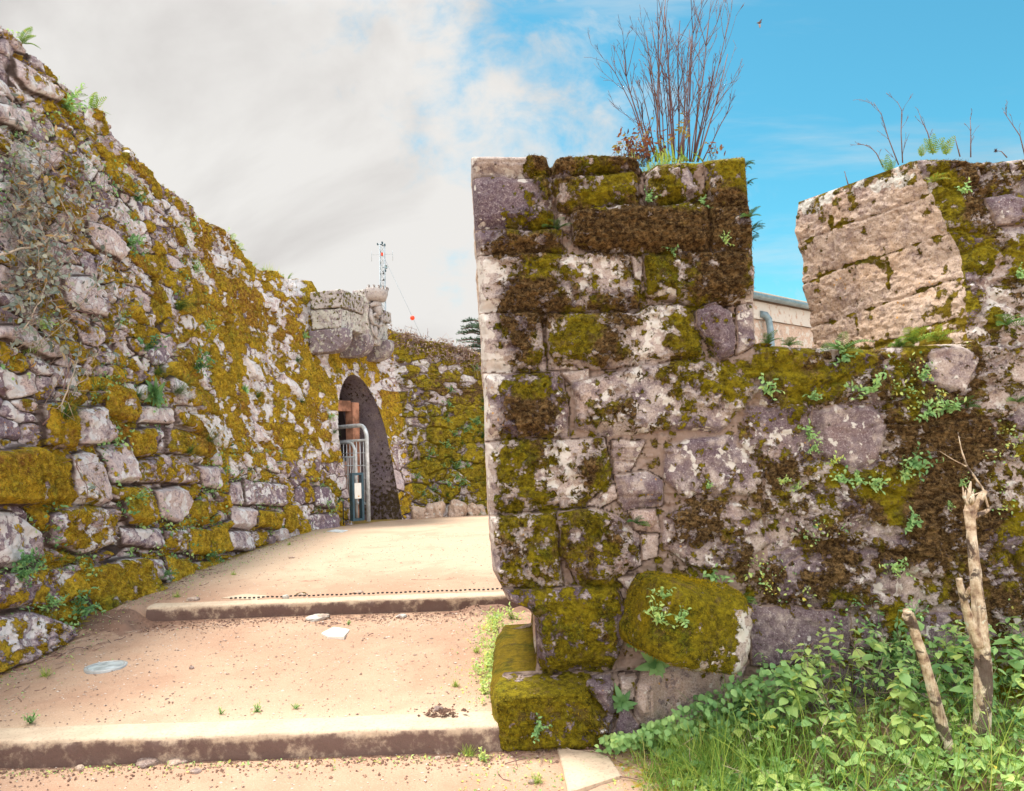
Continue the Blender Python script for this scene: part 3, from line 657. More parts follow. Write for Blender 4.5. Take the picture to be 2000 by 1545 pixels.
def mer_moss(P, t):
    z, y = P[..., 2], P[..., 1]
    return .27+.35*mer_joint(P, t)+.30*sst(z, 2.9, 3.25)+fbm(z, y, 3, 3, 320)*.9+.25*np.exp(-((z-2.62)/.12)**2)*np.exp(-((y-4.65)/.25)**2)+.3*sst(-z, -2.25, -2.1)
def mer_dir(z):
    return np.stack([np.full_like(z, -.40), np.full_like(z, .917), np.zeros_like(z)], -1)
ME = Vf[nb-1:, iM]
MEnd = np.stack([1.99+fbm(ME[:, 2], ME[:, 2]*0, 5, 4, 360)*.07+.07*np.clip((3.3-ME[:, 2])/1.2, 0, 1), np.full(len(ME), 5.29), ME[:, 2]], -1)
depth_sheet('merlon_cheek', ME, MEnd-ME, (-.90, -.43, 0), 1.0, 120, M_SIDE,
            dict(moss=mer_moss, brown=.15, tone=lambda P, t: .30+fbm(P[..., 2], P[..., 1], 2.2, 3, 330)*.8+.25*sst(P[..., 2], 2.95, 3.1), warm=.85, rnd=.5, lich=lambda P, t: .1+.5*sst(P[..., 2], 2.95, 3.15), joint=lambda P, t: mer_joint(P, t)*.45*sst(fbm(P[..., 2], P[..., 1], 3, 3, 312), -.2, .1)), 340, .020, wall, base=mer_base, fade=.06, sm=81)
MT = Vf[-1, iM:]; wq = np.exp(-(MT[:, 0]-MT[0, 0])/.6)[:, None]
depth_sheet('merlon_top', MT, wq*(MEnd[-1]-ME[-1])+(1-wq)*np.array([0, .80, 0]), (0, 0, 1), 1.0, 60, M_FRONT, topA, 350, .03, wall)
# plain back of the wall
bk = slice(None, None, 10)
Vb = Vf[bk, bk].copy(); Vb[..., 1] = 5.27; Vb[..., 0] = np.where(Vb[..., 0] > 2.2, np.maximum(Vb[..., 0]-.3, 2.0), Vb[..., 0]); kb = np.ones((Vb.shape[0]-1, Vb.shape[1]-1), bool); kb[(nb-1)//10:, iR//10:iM//10] = False
link('wall_back', npmesh('wall_back', Vb.reshape(-1, 3), [gridfaces(Vb.shape[0], Vb.shape[1], kb)], M_SIDE, dict(moss=np.full(Vb.shape[:2], .4), warm=np.full(Vb.shape[:2], .5), tone=np.full(Vb.shape[:2], .3))), wall)
# protruding mossy boulder
def boulder(name, c, r, seed, mat, attrs, parent=None, n=90, sq=2.6, lump=.16, rot=0.0, tilt=0.0, fine=.05):
    th = np.linspace(0, math.pi, n); ph = np.linspace(0, 2*math.pi, int(n*1.6)); T, Ph = np.meshgrid(th, ph, indexing='ij')
    x, y, z = np.sin(T)*np.cos(Ph), np.sin(T)*np.sin(Ph), np.cos(T)
    k = (np.abs(x)**sq+np.abs(y)**sq+np.abs(z)**sq)**(-1/sq); P = np.stack([x*k, y*k, z*k], -1)
    N3 = lambda s, kk, o: fbm(P[..., 0]*s+P[..., 2]*s*.37+7, P[..., 1]*s+P[..., 2]*s*.83+3, 1, o, seed+kk)
    f_ = 1+lump*2*N3(1.1, 0, 2)+fine*2*N3(5, 3, 4)+fine*.5*N3(20, 7, 3)
    P = P*f_[..., None]*np.array(r)
    cr, sr, ct, stt = math.cos(rot), math.sin(rot), math.cos(tilt), math.sin(tilt)
    P = P @ np.array([[ct, 0, stt], [0, 1, 0], [-stt, 0, ct]]).T @ np.array([[cr, -sr, 0], [sr, cr, 0], [0, 0, 1]]).T
    A = {k_: (v(P) if callable(v) else np.full(P.shape[:2], v)) for k_, v in attrs.items()}
    me = npmesh(name, (P+np.array(c)).reshape(-1, 3), [gridfaces(*P.shape[:2])], mat, fl(A))
    return link(name, me, parent), P+np.array(c), A
bx, bz = P2(1345, 1212, 4.1)
bo, BP, BA = boulder('jutting_stone', (float(bx), 4.12, float(bz)), (.29, .25, .205), 400, M_FRONT,
    dict(moss=lambda P: .95-.9*sst(P[..., 0], .16, .25)*sst(-P[..., 2], -.12, .0)-.3*sst(-P[..., 2], .08, .17), brown=lambda P: .15-.6*sst(P[..., 2], .0, .15), tone=.3, warm=.3, rnd=.5, lich=.5, joint=0.0), wall, 110, 5.0, .13, .25, R(15), .05)
# ------------------------------------------------------------------ left rampart, gateway and far wall
base_pts = np.array([(-3.50, .6), (-3.42, 3), (-3.38, 5), (-3.32, 7), (-3.27, 9.5), (-3.20, 12.0), (-2.86, 13.45), (-2.0, 15.15), (-.9, 15.8), (.8, 16.5), (4.5, 17.9)])
_s = np.concatenate([[0], np.cumsum(np.hypot(*np.diff(base_pts, axis=0).T))]); SL = _s[-1]
sf = np.linspace(0, SL, 1600); bx_ = np.interp(sf, _s, base_pts[:, 0]); by_ = np.interp(sf, _s, base_pts[:, 1])
kk = 45; ker = np.hanning(kk); ker /= ker.sum(); pad = lambda a: np.concatenate([2*a[0]-a[kk//2:0:-1], a, 2*a[-1]-a[-2:-kk//2-1:-1]])
bx_ = np.convolve(pad(bx_), ker, 'valid')[:len(sf)]; by_ = np.convolve(pad(by_), ker, 'valid')[:len(sf)]
tx_ = np.gradient(bx_, sf); ty_ = np.gradient(by_, sf); ln = np.hypot(tx_, ty_); tx_ /= ln; ty_ /= ln
BAT = .185
def wall_pt(s, z, out=0.0):
    X = np.interp(s, sf, bx_); Y = np.interp(s, sf, by_); nx = np.interp(s, sf, ty_); ny = -np.interp(s, sf, tx_)
    k = -BAT*np.clip(z-.2, -1, 20)+out
    return np.stack([X+nx*k, Y+ny*k, z+0*X], -1), np.stack([nx, ny, 0*nx], -1)
S_DOOR0 = float(np.interp(13.55, by_, sf)); S_DOOR1 = float(np.interp(14.85, by_, sf)); S_BEND = float(np.interp(15.15, by_, sf))
ss = spaced((0, 2.6, .05), (2.6, 6.5, .010), (6.5, 12.5, .013), (12.5, 17.6, .018), (17.6, SL-.05, .06))
top_px = np.array([(-900, -700), (0, 50), (60, 100), (130, 172), (240, 282), (350, 392), (430, 452), (500, 524), (540, 533), (575, 545), (610, 548), (622, 572), (700, 610), (770, 647), (850, 668), (935, 692), (960, 700)])
ztop = np.zeros(len(ss)); zz_ = np.linspace(2, 6.5, 500)
for i, s in enumerate(ss):
    p, _ = wall_pt(np.full(500, s), zz_); x, y = project(p)
    yt = np.interp(x, top_px[:, 0], top_px[:, 1])
    k = np.argmax(y < yt) if (y < yt).any() else 499
    ztop[i] = zz_[k]
ok = (by_[np.searchsorted(sf, ss).clip(0, len(sf)-1)] > 6.2)
i0 = np.argmax(ok); ztop[:i0] = ztop[i0]
xe = project(wall_pt(ss, ztop)[0])[0]; ie = np.argmax((xe > 940) & (ss > S_BEND)) if ((xe > 940) & (ss > S_BEND)).any() else len(ss)-1
ztop[ie:] = ztop[ie]
ztop += fbm(ss, ss*0, 2.6, 4, 500)*.16
nv = 560
vv = np.linspace(0, 1, nv)
Sg, Vg = np.meshgrid(ss, vv); Zg = -.35+(ztop[None]+.35)*Vg
PB, NB = wall_pt(Sg, Zg); LX, LY = project(PB)
vis = (PB[..., 1] > 3.5)
def px_to_sz(x, y):
    d = (LX-x)**2+(LY-y)**2; d = np.where(vis & (Sg < S_BEND+.4), d, 1e9); k = np.unravel_index(np.argmin(d), d.shape); return Sg[k], Zg[k], k
S_LEFT = [([(-60,882),(0,880),(40,868),(110,893),(124,905),(124,980),(60,985),(-60,985)],.95,.5),([(128,893),(160,880),(182,885),(200,920),(212,980),(198,990),(136,986)],.22,.2),
 ([(188,875),(200,866),(242,865),(259,940),(255,946),(212,945)],.25,.3),([(233,950),(285,946),(298,1020),(290,1029),(250,1025),(234,1008)],.9,.4),
 ([(291,955),(350,947),(367,975),(361,1005),(342,1023),(300,1012)],.08,.2),([(254,900),(320,884),(370,915),(369,945),(262,942)],.55,.3),
 ([(-60,995),(20,996),(72,1038),(87,1090),(62,1112),(-60,1108)],.32,.85),([(85,1005),(130,991),(223,992),(228,1060),(155,1084),(90,1064)],.5,.7),
 ([(227,1031),(300,1030),(306,1073),(238,1066)],.2,.3),([(308,1034),(355,1032),(358,1078),(320,1082)],.45,.4),([(359,1031),(396,1032),(400,1085),(364,1086)],.95,.4),
 ([(163,1108),(227,1092),(270,1087),(290,1150),(287,1172),(227,1207),(176,1196),(160,1150)],.92,.5),([(-60,1130),(85,1107),(130,1110),(165,1155),(97,1188),(-60,1200)],.62,.8),
 ([(-60,1206),(50,1194),(115,1224),(108,1256),(55,1287),(-10,1320),(-60,1330)],.52,.6),([(275,1090),(315,1092),(320,1135),(284,1131)],.18,.2),([(318,1086),(360,1090),(362,1141),(325,1146)],.95,.4),
 ([(363,1098),(432,1094),(437,1118),(374,1137)],.95,.4),([(398,1030),(446,1014),(452,1078),(401,1084)],.93,.4),([(140,798),(196,794),(222,845),(211,866),(146,868)],.18,.25),
 ([(72,788),(120,783),(141,830),(138,879),(76,872)],.9,.4),([(195,738),(245,760),(263,810),(246,828),(204,810)],.85,.4),([(266,792),(333,798),(332,829),(262,827)],.08,.15),
 ([(238,837),(290,836),(291,891),(254,896)],.95,.4),([(322,836),(372,848),(370,891),(322,882)],.88,.4),([(380,808),(424,812),(456,843),(448,876),(412,870)],.2,.4),
 ([(334,797),(382,815),(386,846),(344,830)],.9,.3),([(-60,640),(0,633),(56,634),(105,700),(80,697),(0,662),(-60,668)],.15,.1),([(116,536),(168,540),(197,620),(154,611),(126,590)],.05,.15),
 ([(371,908),(420,910),(425,956),(389,953)],.05,.3),([(497,940),(543,945),(547,991),(497,986)],.25,.5),([(605,950),(645,950),(649,996),(605,989)],.15,.9),([(450,985),(488,990),(490,1036),(450,1030)],.08,.3),
 ([(443,944),(465,940),(470,986),(447,986)],.15,.3),([(470,934),(492,940),(494,986),(474,985)],.2,.4),([(492,996),(540,1000),(536,1036),(494,1030)],.95,.4),([(600,1005),(650,1000),(654,1034),(600,1044)],.2,.7),
 ([(436,1035),(490,1036),(488,1078),(440,1075)],.35,.4),([(170,430),(200,440),(240,490),(230,510),(180,480)],.08,.1),([(0,200),(45,215),(48,260),(0,240),(-60,215),(-60,190)],.1,.4),([(25,110),(80,150),(120,190),(110,200),(60,180),(28,150)],.12,.3),
 ([(400,485),(440,500),(448,530),(420,520)],.05,.05),([(510,570),(545,585),(540,610),(515,600)],.1,.05),([(550,727),(590,760),(598,790),(560,760)],.1,.05),([(475,695),(505,715),(520,745),(490,735)],.1,.05),
 ([(495,820),(515,845),(520,865),(503,860)],.1,.1),([(515,880),(535,900),(543,925),(520,918)],.1,.05),([(620,850),(640,870),(645,895),(628,880)],.08,.05)]
u = Sg; v = Zg
wu = u+fbm(u, v, 5, 4, 510)*.07; wv = v+fbm(u, v, 5, 4, 515)*.06
farw = sst(Sg, S_BEND-.1, S_BEND+.2)
e1, ID1, _, _ = stones(wu, wv, .42, .27, 520, .85, .42)
e2, ID2, _, _ = stones(wu+3.3, wv+.1, .26, .17, 560, .9, .4)
sel = fbm(u, v, .8, 3, 590)+.10*sst(v, 1.4, 2.6)+.06 > .03
e = np.where(sel, e2*.8, e1); ID = np.where(sel, ID2, ID1)
rel = np.clip(e/.17, 0, 1)**.45
big = np.where(sel, .65, 1.0)*(1-.25*sst(v, 1.6, 3.2))
Hl = (rel*.10+(rnd(ID, 1)-.5)*.08*rel)*big
jl = 1-sst(e, .02, .12)
mossl = .50+(rnd(ID, 2)-.5)*.95
rl = rnd(ID, 3); tl = .15+.75*rnd(ID, 4)**1.6; wl = rnd(ID, 5)
# overall pattern of growth on the wall
mossl += .16*np.exp(-((LX-430)/230)**2)*(LY < 900)-.20*sst(-LX, -260, -60)*sst(-LY, -660, -520)+.08*sst(LY, 900, 1100)-.12*np.exp(-((LX-560)/60)**2)*(LY < 780)-.05
for n, (pl_, mo_, to_) in enumerate(S_LEFT):
    pts = np.array([px_to_sz(x, y)[:2] for x, y in pl_ if True])
    cxp, czp = pts.mean(0)
    bb = (wu > pts[:, 0].min()-.1) & (wu < pts[:, 0].max()+.1) & (wv > pts[:, 1].min()-.1) & (wv < pts[:, 1].max()+.1)
    size = min(np.ptp(pts[:, 0]), np.ptp(pts[:, 1]))
    sd = polysd(wu[bb]*.5+u[bb]*.5, wv[bb]*.5+v[bb]*.5, pts); e_ = min(.05, size*.2)
    pr = np.clip((sd+.01)/e_, 0, 1)**.42; dep = .12 if size > .25 else .08
    hh = pr*(dep+(hsh(n, 13)-.5)*.05+(wu[bb]-cxp)*(hsh(n, 11)-.5)*.22+(wv[bb]-czp)*(hsh(n, 12)-.6)*.28)
    Hl[bb] = np.where(sd > -.01, hh, Hl[bb]*np.clip(-sd/.08, .0, 1)); jl[bb] = np.where(sd > 0, np.clip(1-sd/.025, 0, 1), np.maximum(jl[bb], 1-np.clip(-sd/.03, 0, 1)))
    inn = sst(sd, -.005, .015)
    for arr, val in ((mossl, mo_), (tl, to_), (rl, hsh(n, 15)), (wl, hsh(n, 16))): arr[bb] = arr[bb]*(1-inn)+val*inn
reg = sst(LX, 290, 430)*sst(-LY, -950, -840)*(1-farw); low = sst(-v, -1.4, -.5)
fleck = np.clip(fbm(u*1.0-v*.35, v*.55, 4.2, 3, 536)-.10, 0, 1)
mossl = mossl+.22*farw+fbm(u, v, 1.6, 4, 530)*.6+fbm(u, v, 7, 4, 531)*.5-.30*jl*(1-.9*reg)*(1-.4*farw)+.22*reg-3.2*fleck*reg+.02*(1-reg)+.16*farw-.10*low*(1-farw)
jl = jl*(1-.5*reg)*(1-.3*farw); tl = tl*(1-.6*reg*(fleck > .03))
mal = moss_amt(mossl, u, v)
shg = np.abs(fbm(u, v*1.7, 16, 3, 535))+np.abs(fbm(u*1.6, v, 34, 3, 538))
gate = sst(Sg, S_DOOR0-.9, S_DOOR0-.3)*(1-farw)*sst(Zg, .4, 1.2)
Hl = Hl*(1-.35*reg)*(1-.75*gate)*(1-.25*farw)+fbm(u, v, 2.4, 4, 540)*.09+fbm(u, v, 14, 4, 545)*.035*(1-.5*mal)-np.abs(fbm(u, v, 5, 3, 548))*.07*(1-.4*mal)+mal*(.015+.055*shg)*(1-.5*jl)-np.clip(fbm(u, v, 30, 2, 547)-.2, 0, 1)*.05*(1-mal)
Hl = Hl-.03
dS = .20*np.clip(2.0-v, 0, 2)*0
# doorway: pointed-oval arch in the gate stretch
SC = (S_DOOR0+S_DOOR1)/2; HWD = (S_DOOR1-S_DOOR0)/2; ZSP, ZAP = 1.55, 2.98
def arch_half(z): return np.where(z < ZSP, HWD, HWD*np.sqrt(np.clip(1-((z-ZSP)/(ZAP-ZSP))**2, 0, 1)))
inside = (np.abs(Sg-SC) < arch_half(Zg)) & (Zg < ZAP)
dedge = np.abs(np.abs(Sg-SC)-arch_half(Zg))
Hl = np.where(np.abs(Sg-SC) < HWD+.4, Hl*sst(dedge, 0, .15)+.0, Hl)
mossl = mossl-.05*gate*np.exp(-dedge/.08)
for sx_, sy0, sy1 in ((636, 685, 745), (694, 708, 760), (728, 730, 775)): mossl = mossl-1.2*np.exp(-((LX-sx_-(LY-sy0)*.13)/3.5)**2)*sst(LY, sy0-6, sy0+4)*sst(-LY, -sy1, -sy1+25)*(PB[..., 1] > 11)
PL = PB+NB*Hl[..., None]
# ragged, eroded top
keepL = ~(inside[:-1, :-1] & inside[1:, 1:] & inside[1:, :-1] & inside[:-1, 1:])
ramp_ = empty('rampart_wall', (-3.3, 8, 0), 'tall leaning rubble rampart thick with golden moss, running back along the left of the path', 'wall')
lichl = .28+.5*rnd(ID, 6)-.2*farw+.3*reg
brownl = .30+.9*fbm(u, v, 1.1, 3, 550)+.05*farw+.12*np.exp(-((LX-480)/130)**2)*(LY < 880)+.3*sst(-LX, -200, 0)*sst(-LY, -700, -500)-.35*sst(LY, 880, 1000)*(1-farw)
AL = dict(moss=mossl, brown=brownl, tone=tl, warm=wl*.6, rnd=rl, lich=lichl, joint=jl*(1-.25*mal))
jb = int(np.searchsorted(ss, S_BEND))
def subgrid(a, b, name, mat):
    me = npmesh(name, PL[:, a:b+1].reshape(-1, 3), [gridfaces(nv, b-a+1, keepL[:, a:b])], mat, fl({k: x[:, a:b+1] for k, x in AL.items()}))
    return link(name, me, ramp_)
subgrid(0, jb, 'wall_face', M_LEFT); subgrid(jb, len(ss)-1, 'wall_face', M_FAR)
edgeT = PL[-1]; nT = NB[-1]
depth_sheet('wall_top', edgeT, -nT, (0, 0, 1), 1.2, 24, M_FAR, dict(moss=.8, brown=.6, tone=.4, warm=.2, rnd=.5, lich=.2, joint=0.0), 600, .08, ramp_, fade=.1)
# doorway reveal
zz = np.concatenate([np.linspace(.0, ZSP, 60)[:-1], ZSP+(ZAP-ZSP)*np.sin(np.linspace(0, math.pi/2, 50))])
hw = arch_half(zz); hw[-1] = 0
cs = np.concatenate([SC-hw, (SC+hw)[::-1][1:]]); cz = np.concatenate([zz, zz[::-1][1:]])
E, En = wall_pt(cs, cz, .0)
Tn = wall_pt(np.array([SC]), np.array([1.]))[1][0]
En = np.broadcast_to(Tn, E.shape)
tang = np.gradient(E, axis=0); inward = np.cross(tang, -En); inward /= np.linalg.norm(inward, axis=1)[:, None]+1e-9
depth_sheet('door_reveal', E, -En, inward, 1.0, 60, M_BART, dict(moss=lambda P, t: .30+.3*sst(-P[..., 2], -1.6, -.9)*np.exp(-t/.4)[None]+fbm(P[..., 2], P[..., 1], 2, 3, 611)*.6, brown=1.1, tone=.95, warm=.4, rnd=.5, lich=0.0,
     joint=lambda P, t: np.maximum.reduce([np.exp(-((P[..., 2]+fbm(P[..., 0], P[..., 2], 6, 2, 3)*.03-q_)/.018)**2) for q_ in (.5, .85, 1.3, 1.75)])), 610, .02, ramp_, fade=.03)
# door behind the arch
tt = np.array([-Tn[1], Tn[0], 0]);  up3 = np.array([0, 0, 1.]); Md = np.stack([tt, Tn, up3], 1)
dc = wall_pt(np.array([SC]), np.array([1.4]))[0][0]
def dl(t, n, z): return np.array([dc[0], dc[1], 0])+tt*t+Tn*n+up3*z
door = empty('timber_door', tuple(dl(0, -.9, .2)), 'reddish brown timber door post and beam standing inside the dark arched gateway', 'door')
def tfor(px, n, z): tq_ = np.linspace(-2, 2, 400); return float(tq_[np.argmin(np.abs(project(np.array([dl(t, n, z) for t in tq_]))[0]-px))])
mb = MB(); mb.box(dl(0, -1.1, 1.5), (1.4, .05, 1.7), Md); mb.build('gateway_shade_panel', M_DARK, door, False)  # near-black panel stands in for the shade inside the gateway
mb = MB(); t_p = tfor(690, -.5, 1.6); mb.box(dl(t_p, -.5, 1.25), (.10, .09, 1.22), Md, bev=.1); mb.build('door_post', M_WOOD, door, False)
mb = MB(); mb.box(dl(t_p-.42, -.52, 2.40), (.32, .07, .10), Md, bev=.1); mb.build('door_lintel', M_WOOD, door, False)
mb = MB(); mb.box(dl(t_p-.08, -.60, .75), (.20, .03, .62), Md, bev=.1); mb.build('door_panel', M_WOOD, door, False)
# ------------------------------------------------------------------ box machicolation on corbels
O = np.array([-2.87, 13.2, 0.]); T2 = np.array([.52, 2.0, 0.]); T2 /= np.linalg.norm(T2); N2 = np.array([T2[1], -T2[0], 0.]); MM = np.stack([T2, N2, up3], 1)
def ml(t, n, z): return O+T2*(t*1.45)+N2*n+up3*z
mach = empty('box_machicolation', tuple(ml(.7, -.4, 3.3)), 'carved granite box projecting on three rounded corbels above the arched gateway', 'balcony')
def dressed(name, t0, t1, n0, n1, z0, z1, parent, seed, attrs, round_=0.0, sub=26):
    """weathered ashlar block: dense rounded box with eroded surface"""
    c = np.array([(t0+t1)/2, (n0+n1)/2, (z0+z1)/2]); h = np.array([t1-t0, n1-n0, z1-z0])/2; r = .022
    P = []; F = []; off = 0
    for ax_ in range(3):
        for sg in (-1, 1):
            o1, o2 = [k for k in range(3) if k != ax_]; n = sub
            A_, B_ = np.meshgrid(np.linspace(-1, 1, n), np.linspace(-1, 1, n), indexing='ij'); p = np.zeros((n, n, 3)); p[..., ax_] = sg; p[..., o1] = A_; p[..., o2] = B_
            f = gridfaces(n, n)+off; F.append(f if (sg == 1) == (ax_ != 1) else f[:, ::-1]); P.append(p.reshape(-1, 3)); off += n*n
    P = np.concatenate(P)*h; inner = np.clip(P, -(h-r), h-r); d = P-inner; L = np.linalg.norm(d, axis=1)[:, None]+1e-9; nn = d/L; P = inner+nn*r
    if round_:   # quarter-round nose at the outer lower edge of a corbel
        x = P[:, 1]; z = P[:, 2]; rr = min(h[2]*1.7, h[1]*.9)*round_; cx_, cz_ = h[1]-rr, -h[2]+rr
        m = (x > cx_) & (z < cz_); dx, dz = x-cx_, z-cz_; mx = np.maximum(np.abs(dx), np.abs(dz)); L2 = np.hypot(dx, dz)+1e-9
        P[:, 1] = np.where(m, cx_+dx*mx/L2, x); P[:, 2] = np.where(m, cz_+dz*mx/L2, z)
    W = c+P; q1 = W[:, 0]+W[:, 1]*.6; q2 = W[:, 2]+W[:, 1]*.5
    P = P+nn*((fbm(q1, q2, 5, 3, seed)*.03+fbm(q1, q2, 22, 3, seed+4)*.014)[:, None]); W = c+P
    V = O+W[:, :1]*T2*1.45+W[:, 1:2]*N2+W[:, 2:]*up3
    A = {k: np.full(len(V), vv_) for k, vv_ in attrs.items()}; A['tone'] = A['tone']+fbm(q1, q2, 4, 3, seed+9)*1.0
    return link(name, npmesh(name, V, F, M_BART, A), parent)
gA = lambda **k: dict(dict(moss=.25, brown=.2, tone=.3, warm=.2, rnd=.5, lich=.35, joint=0.0), **k)
for k, (a, b, n_) in enumerate([(0, .34, .02), (.345, .60, .015), (1.04, 1.2, .012), (1.205, 1.44, .02)]):
    dressed('parapet_block', a, b, -.60, n_, 4.03, 4.34-.04*(k > 1)-.05*(k > 2), mach, 700+k*9, gA(moss=.42, tone=.25))
for k, (a, b) in enumerate([(0.03, .30), (.305, .62), (.625, 1.03), (1.035, 1.40)]):
    dressed('parapet_block', a, b, -.60, -.03, 3.68, 4.025, mach, 750+k*9, gA(tone=.35, lich=.7))
for k, (a, b) in enumerate([(.03, .22), (.60, .80), (1.17, 1.38)]):
    dressed('corbel', a, b, -.66, .05+.03*k, 3.27, 3.675, mach, 800+k*9, gA(tone=.9-.2*k, lich=.45, moss=.1), .95, 34)
# coat of arms slab with a crown
slab = dressed('crest_slab', .60, 1.0, -.22, .07, 3.52, 4.50, mach, 850, gA(tone=.25, lich=.6, warm=.5), 0, 40)
mb = MB()
prof = []; nseg = 18
for z_, r_ in ((4.30, .10), (4.33, .17), (4.38, .185), (4.44, .20), (4.52, .205), (4.53, .16)):
    prof.append([ml(.80+r_*1.05*math.cos(a), .07+r_*1.3*math.sin(a), z_) for a in np.linspace(0, math.pi, nseg)])
V = np.array(prof).reshape(-1, 3); mb.add(V, gridfaces(6, nseg).tolist()); mb.add(np.array(prof[-1]), [tuple(range(nseg))]); mb.add(np.array(prof[0]), [tuple(range(nseg))[::-1]])
for k in range(9):
    a = math.pi*(k+.5)/9; mb.box(ml(.80+.20*math.cos(a), .07+.262*math.sin(a), 4.545), (.018, .018, .028), MM, bev=.4)
crown = mb.build('crown', M_BART, mach)
mb = MB()
def relief(pts, r): mb.tube([ml(t, n, z) for t, n, z in pts], r, 8)
relief([(.66, .10, 4.20), (.72, .14, 4.25), (.80, .17, 4.26), (.88, .14, 4.25), (.94, .10, 4.2)], [.03, .05, .06, .05, .03])
relief([(.80, .06, 4.22), (.80, .16, 4.16), (.80, .17, 4.05)], [.08, .09, .05])
relief([(.67, .10, 4.13), (.64, .12, 4.0), (.66, .12, 3.9), (.72, .12, 3.86)], [.025, .04, .04, .02])
relief([(.93, .10, 4.13), (.96, .12, 4.0), (.94, .12, 3.9), (.88, .12, 3.86)], [.025, .04, .04, .02])
relief([(.70, .10, 4.02), (.76, .13, 4.07), (.84, .13, 4.02), (.90, .10, 4.07)], .028)
relief([(.68, .09, 3.86), (.70, .11, 3.72), (.80, .12, 3.62), (.90, .11, 3.72), (.92, .09, 3.86), (.80, .11, 3.89), (.68, .09, 3.86)], .022)
relief([(.80, .07, 3.84), (.80, .10, 3.66)], .05)
mb.build('carved_arms', M_BART, mach)

# ------------------------------------------------------------------ metal barriers and notice stand by the gate
def barrier(name, p0, p1, zb, h, r, label, nb_=9, rails=4):
    b = empty(name, (p0[0], p0[1], zb), label, 'barrier', 'galvanised barriers in the gateway')
    p0 = np.array([p0[0], p0[1], zb]); p1 = np.array([p1[0], p1[1], zb]); d = (p1-p0)/np.linalg.norm(p1-p0); L = np.linalg.norm(p1-p0); cr = .22
    pts = [p0]+[p0+up3*(h-cr)]+[p0+d*(cr-cr*math.cos(a))+up3*(h-cr+cr*math.sin(a)) for a in np.linspace(.2, math.pi/2, 6)]+[p0+d*(L-cr)+up3*h]+[p0+d*(L-cr+cr*math.sin(a))+up3*(h-cr+cr*math.cos(a)) for a in np.linspace(.2, math.pi/2, 6)]+[p1]
    mb = MB(); mb.tube(pts, r, 10); mb.build('tube_frame', M_GALV, b)
    for z_ in (h-.26, .30): mb = MB(); mb.tube([p0+up3*z_, p1+up3*z_], r*.6, 8); mb.build('rail', M_GALV, b)
    mb = MB()
    for k in range(1, nb_): mb.tube([p0+d*L*k/nb_+up3*.30, p0+d*L*k/nb_+up3*(h-.26)], r*.22, 5)
    for k in range(1, rails+1): z = .30+(h-.56)*k/(rails+1); mb.tube([p0+d*.02+up3*z, p1+up3*z], r*.2, 5)
    mb.build('wire_mesh', M_GALV, b); return b
q0 = at(720, 1016, 13.5); barrier('metal_barrier', (q0[0], 13.5), (q0[0]-.85, 14.45), float(q0[2])-.02, 1.66, .036, 'tall galvanised barrier with a rounded top corner in front of the arched gateway', 11)
q1 = at(697, 1012, 13.75); barrier('metal_barrier', (q1[0], 13.75), (q1[0]-.75, 14.6), float(q1[2]), 1.33, .026, 'shorter galvanised barrier seen through the tall one, half hidden behind the notice stand', 9)
q2 = at(698, 1017, 13.15); zb = float(q2[2]); st_ = empty('notice_stand', (float(q2[0]), 13.15, zb), 'narrow dark teal frame stand holding a white notice beside the barrier foot', 'sign')
dn = np.array([.80, .60, 0.]); pn = np.array([.6, -.8, 0.]); Ms = np.stack([dn, pn, up3], 1); c0 = np.array([q2[0], 13.15, zb])
mb = MB()
for sx in (-.085, .085): mb.box(c0+dn*sx+up3*.40, (.02, .06, .40), Ms)
for z_ in (.02, .78): mb.box(c0+up3*z_, (.065, .058, .02), Ms)
mb.build('frame', M_TEAL, st_, False)
mb = MB(); mb.box(c0+pn*.045+up3*.50, (.062, .004, .13), Ms); mb.build('notice', M_PAPER, st_, False)
mb = MB(); mb.box(c0+pn*.051+up3*.41+dn*.01, (.012, .003, .008), Ms); mb.build('logo_mark', mat_plain('orange_print', (.8, .38, .05), .6), st_, False)
bs = empty('iron_bracket', tuple(c0-dn*.3), 'thin black iron post with a short arm between the wall foot and the notice stand', 'post')
mb = MB(); mb.tube([c0-dn*.25-up3*.05, c0-dn*.25+up3*.34, c0-dn*.10+up3*.35], .010, 6); mb.build('post', M_BLACK, bs)
# ------------------------------------------------------------------ moss fibres on the walls
def tufts(name, P, N, tint, L, wd, parent, k=2, seed=0, down=.35):
    """short fibres standing on the surface: k thin triangles per seed point"""
    rg = np.random.default_rng(seed); n = len(P); Vs = []; Ts = []
    for q in range(k):
        d = N*(.75)+rg.normal(0, .55, (n, 3)); d[:, 2] -= down; d /= np.linalg.norm(d, axis=1)[:, None]
        s = np.cross(d, rg.normal(0, 1, (n, 3))); s /= np.linalg.norm(s, axis=1)[:, None]
        l = (L*rg.uniform(.5, 1.3, n))[:, None]; b = P-N*.004+rg.normal(0, .004, (n, 3)); w_ = wd*rg.uniform(.6, 1.3, n)[:, None]
        Vs.append(np.stack([b-s*w_, b+s*w_, b+d*l], 1)); tq = np.clip(tint+rg.normal(0, .07, n), 0, 1)
        Ts.append(np.stack([tq-.06, tq-.06, tq+.10], 1))
    V = np.concatenate(Vs).reshape(-1, 3); T = np.clip(np.concatenate(Ts).reshape(-1), 0, 1)
    return link(name, npmesh(name, V, [np.arange(len(V)).reshape(-1, 3)], M_TUFT, dict(tint=T), smooth=False), parent)
rg = np.random.default_rng(3)
def noise_p(V, s, k): return fbm(V[:, 0]+V[:, 1]*.7, V[:, 2]+V[:, 1]*.4, s, 4, k)
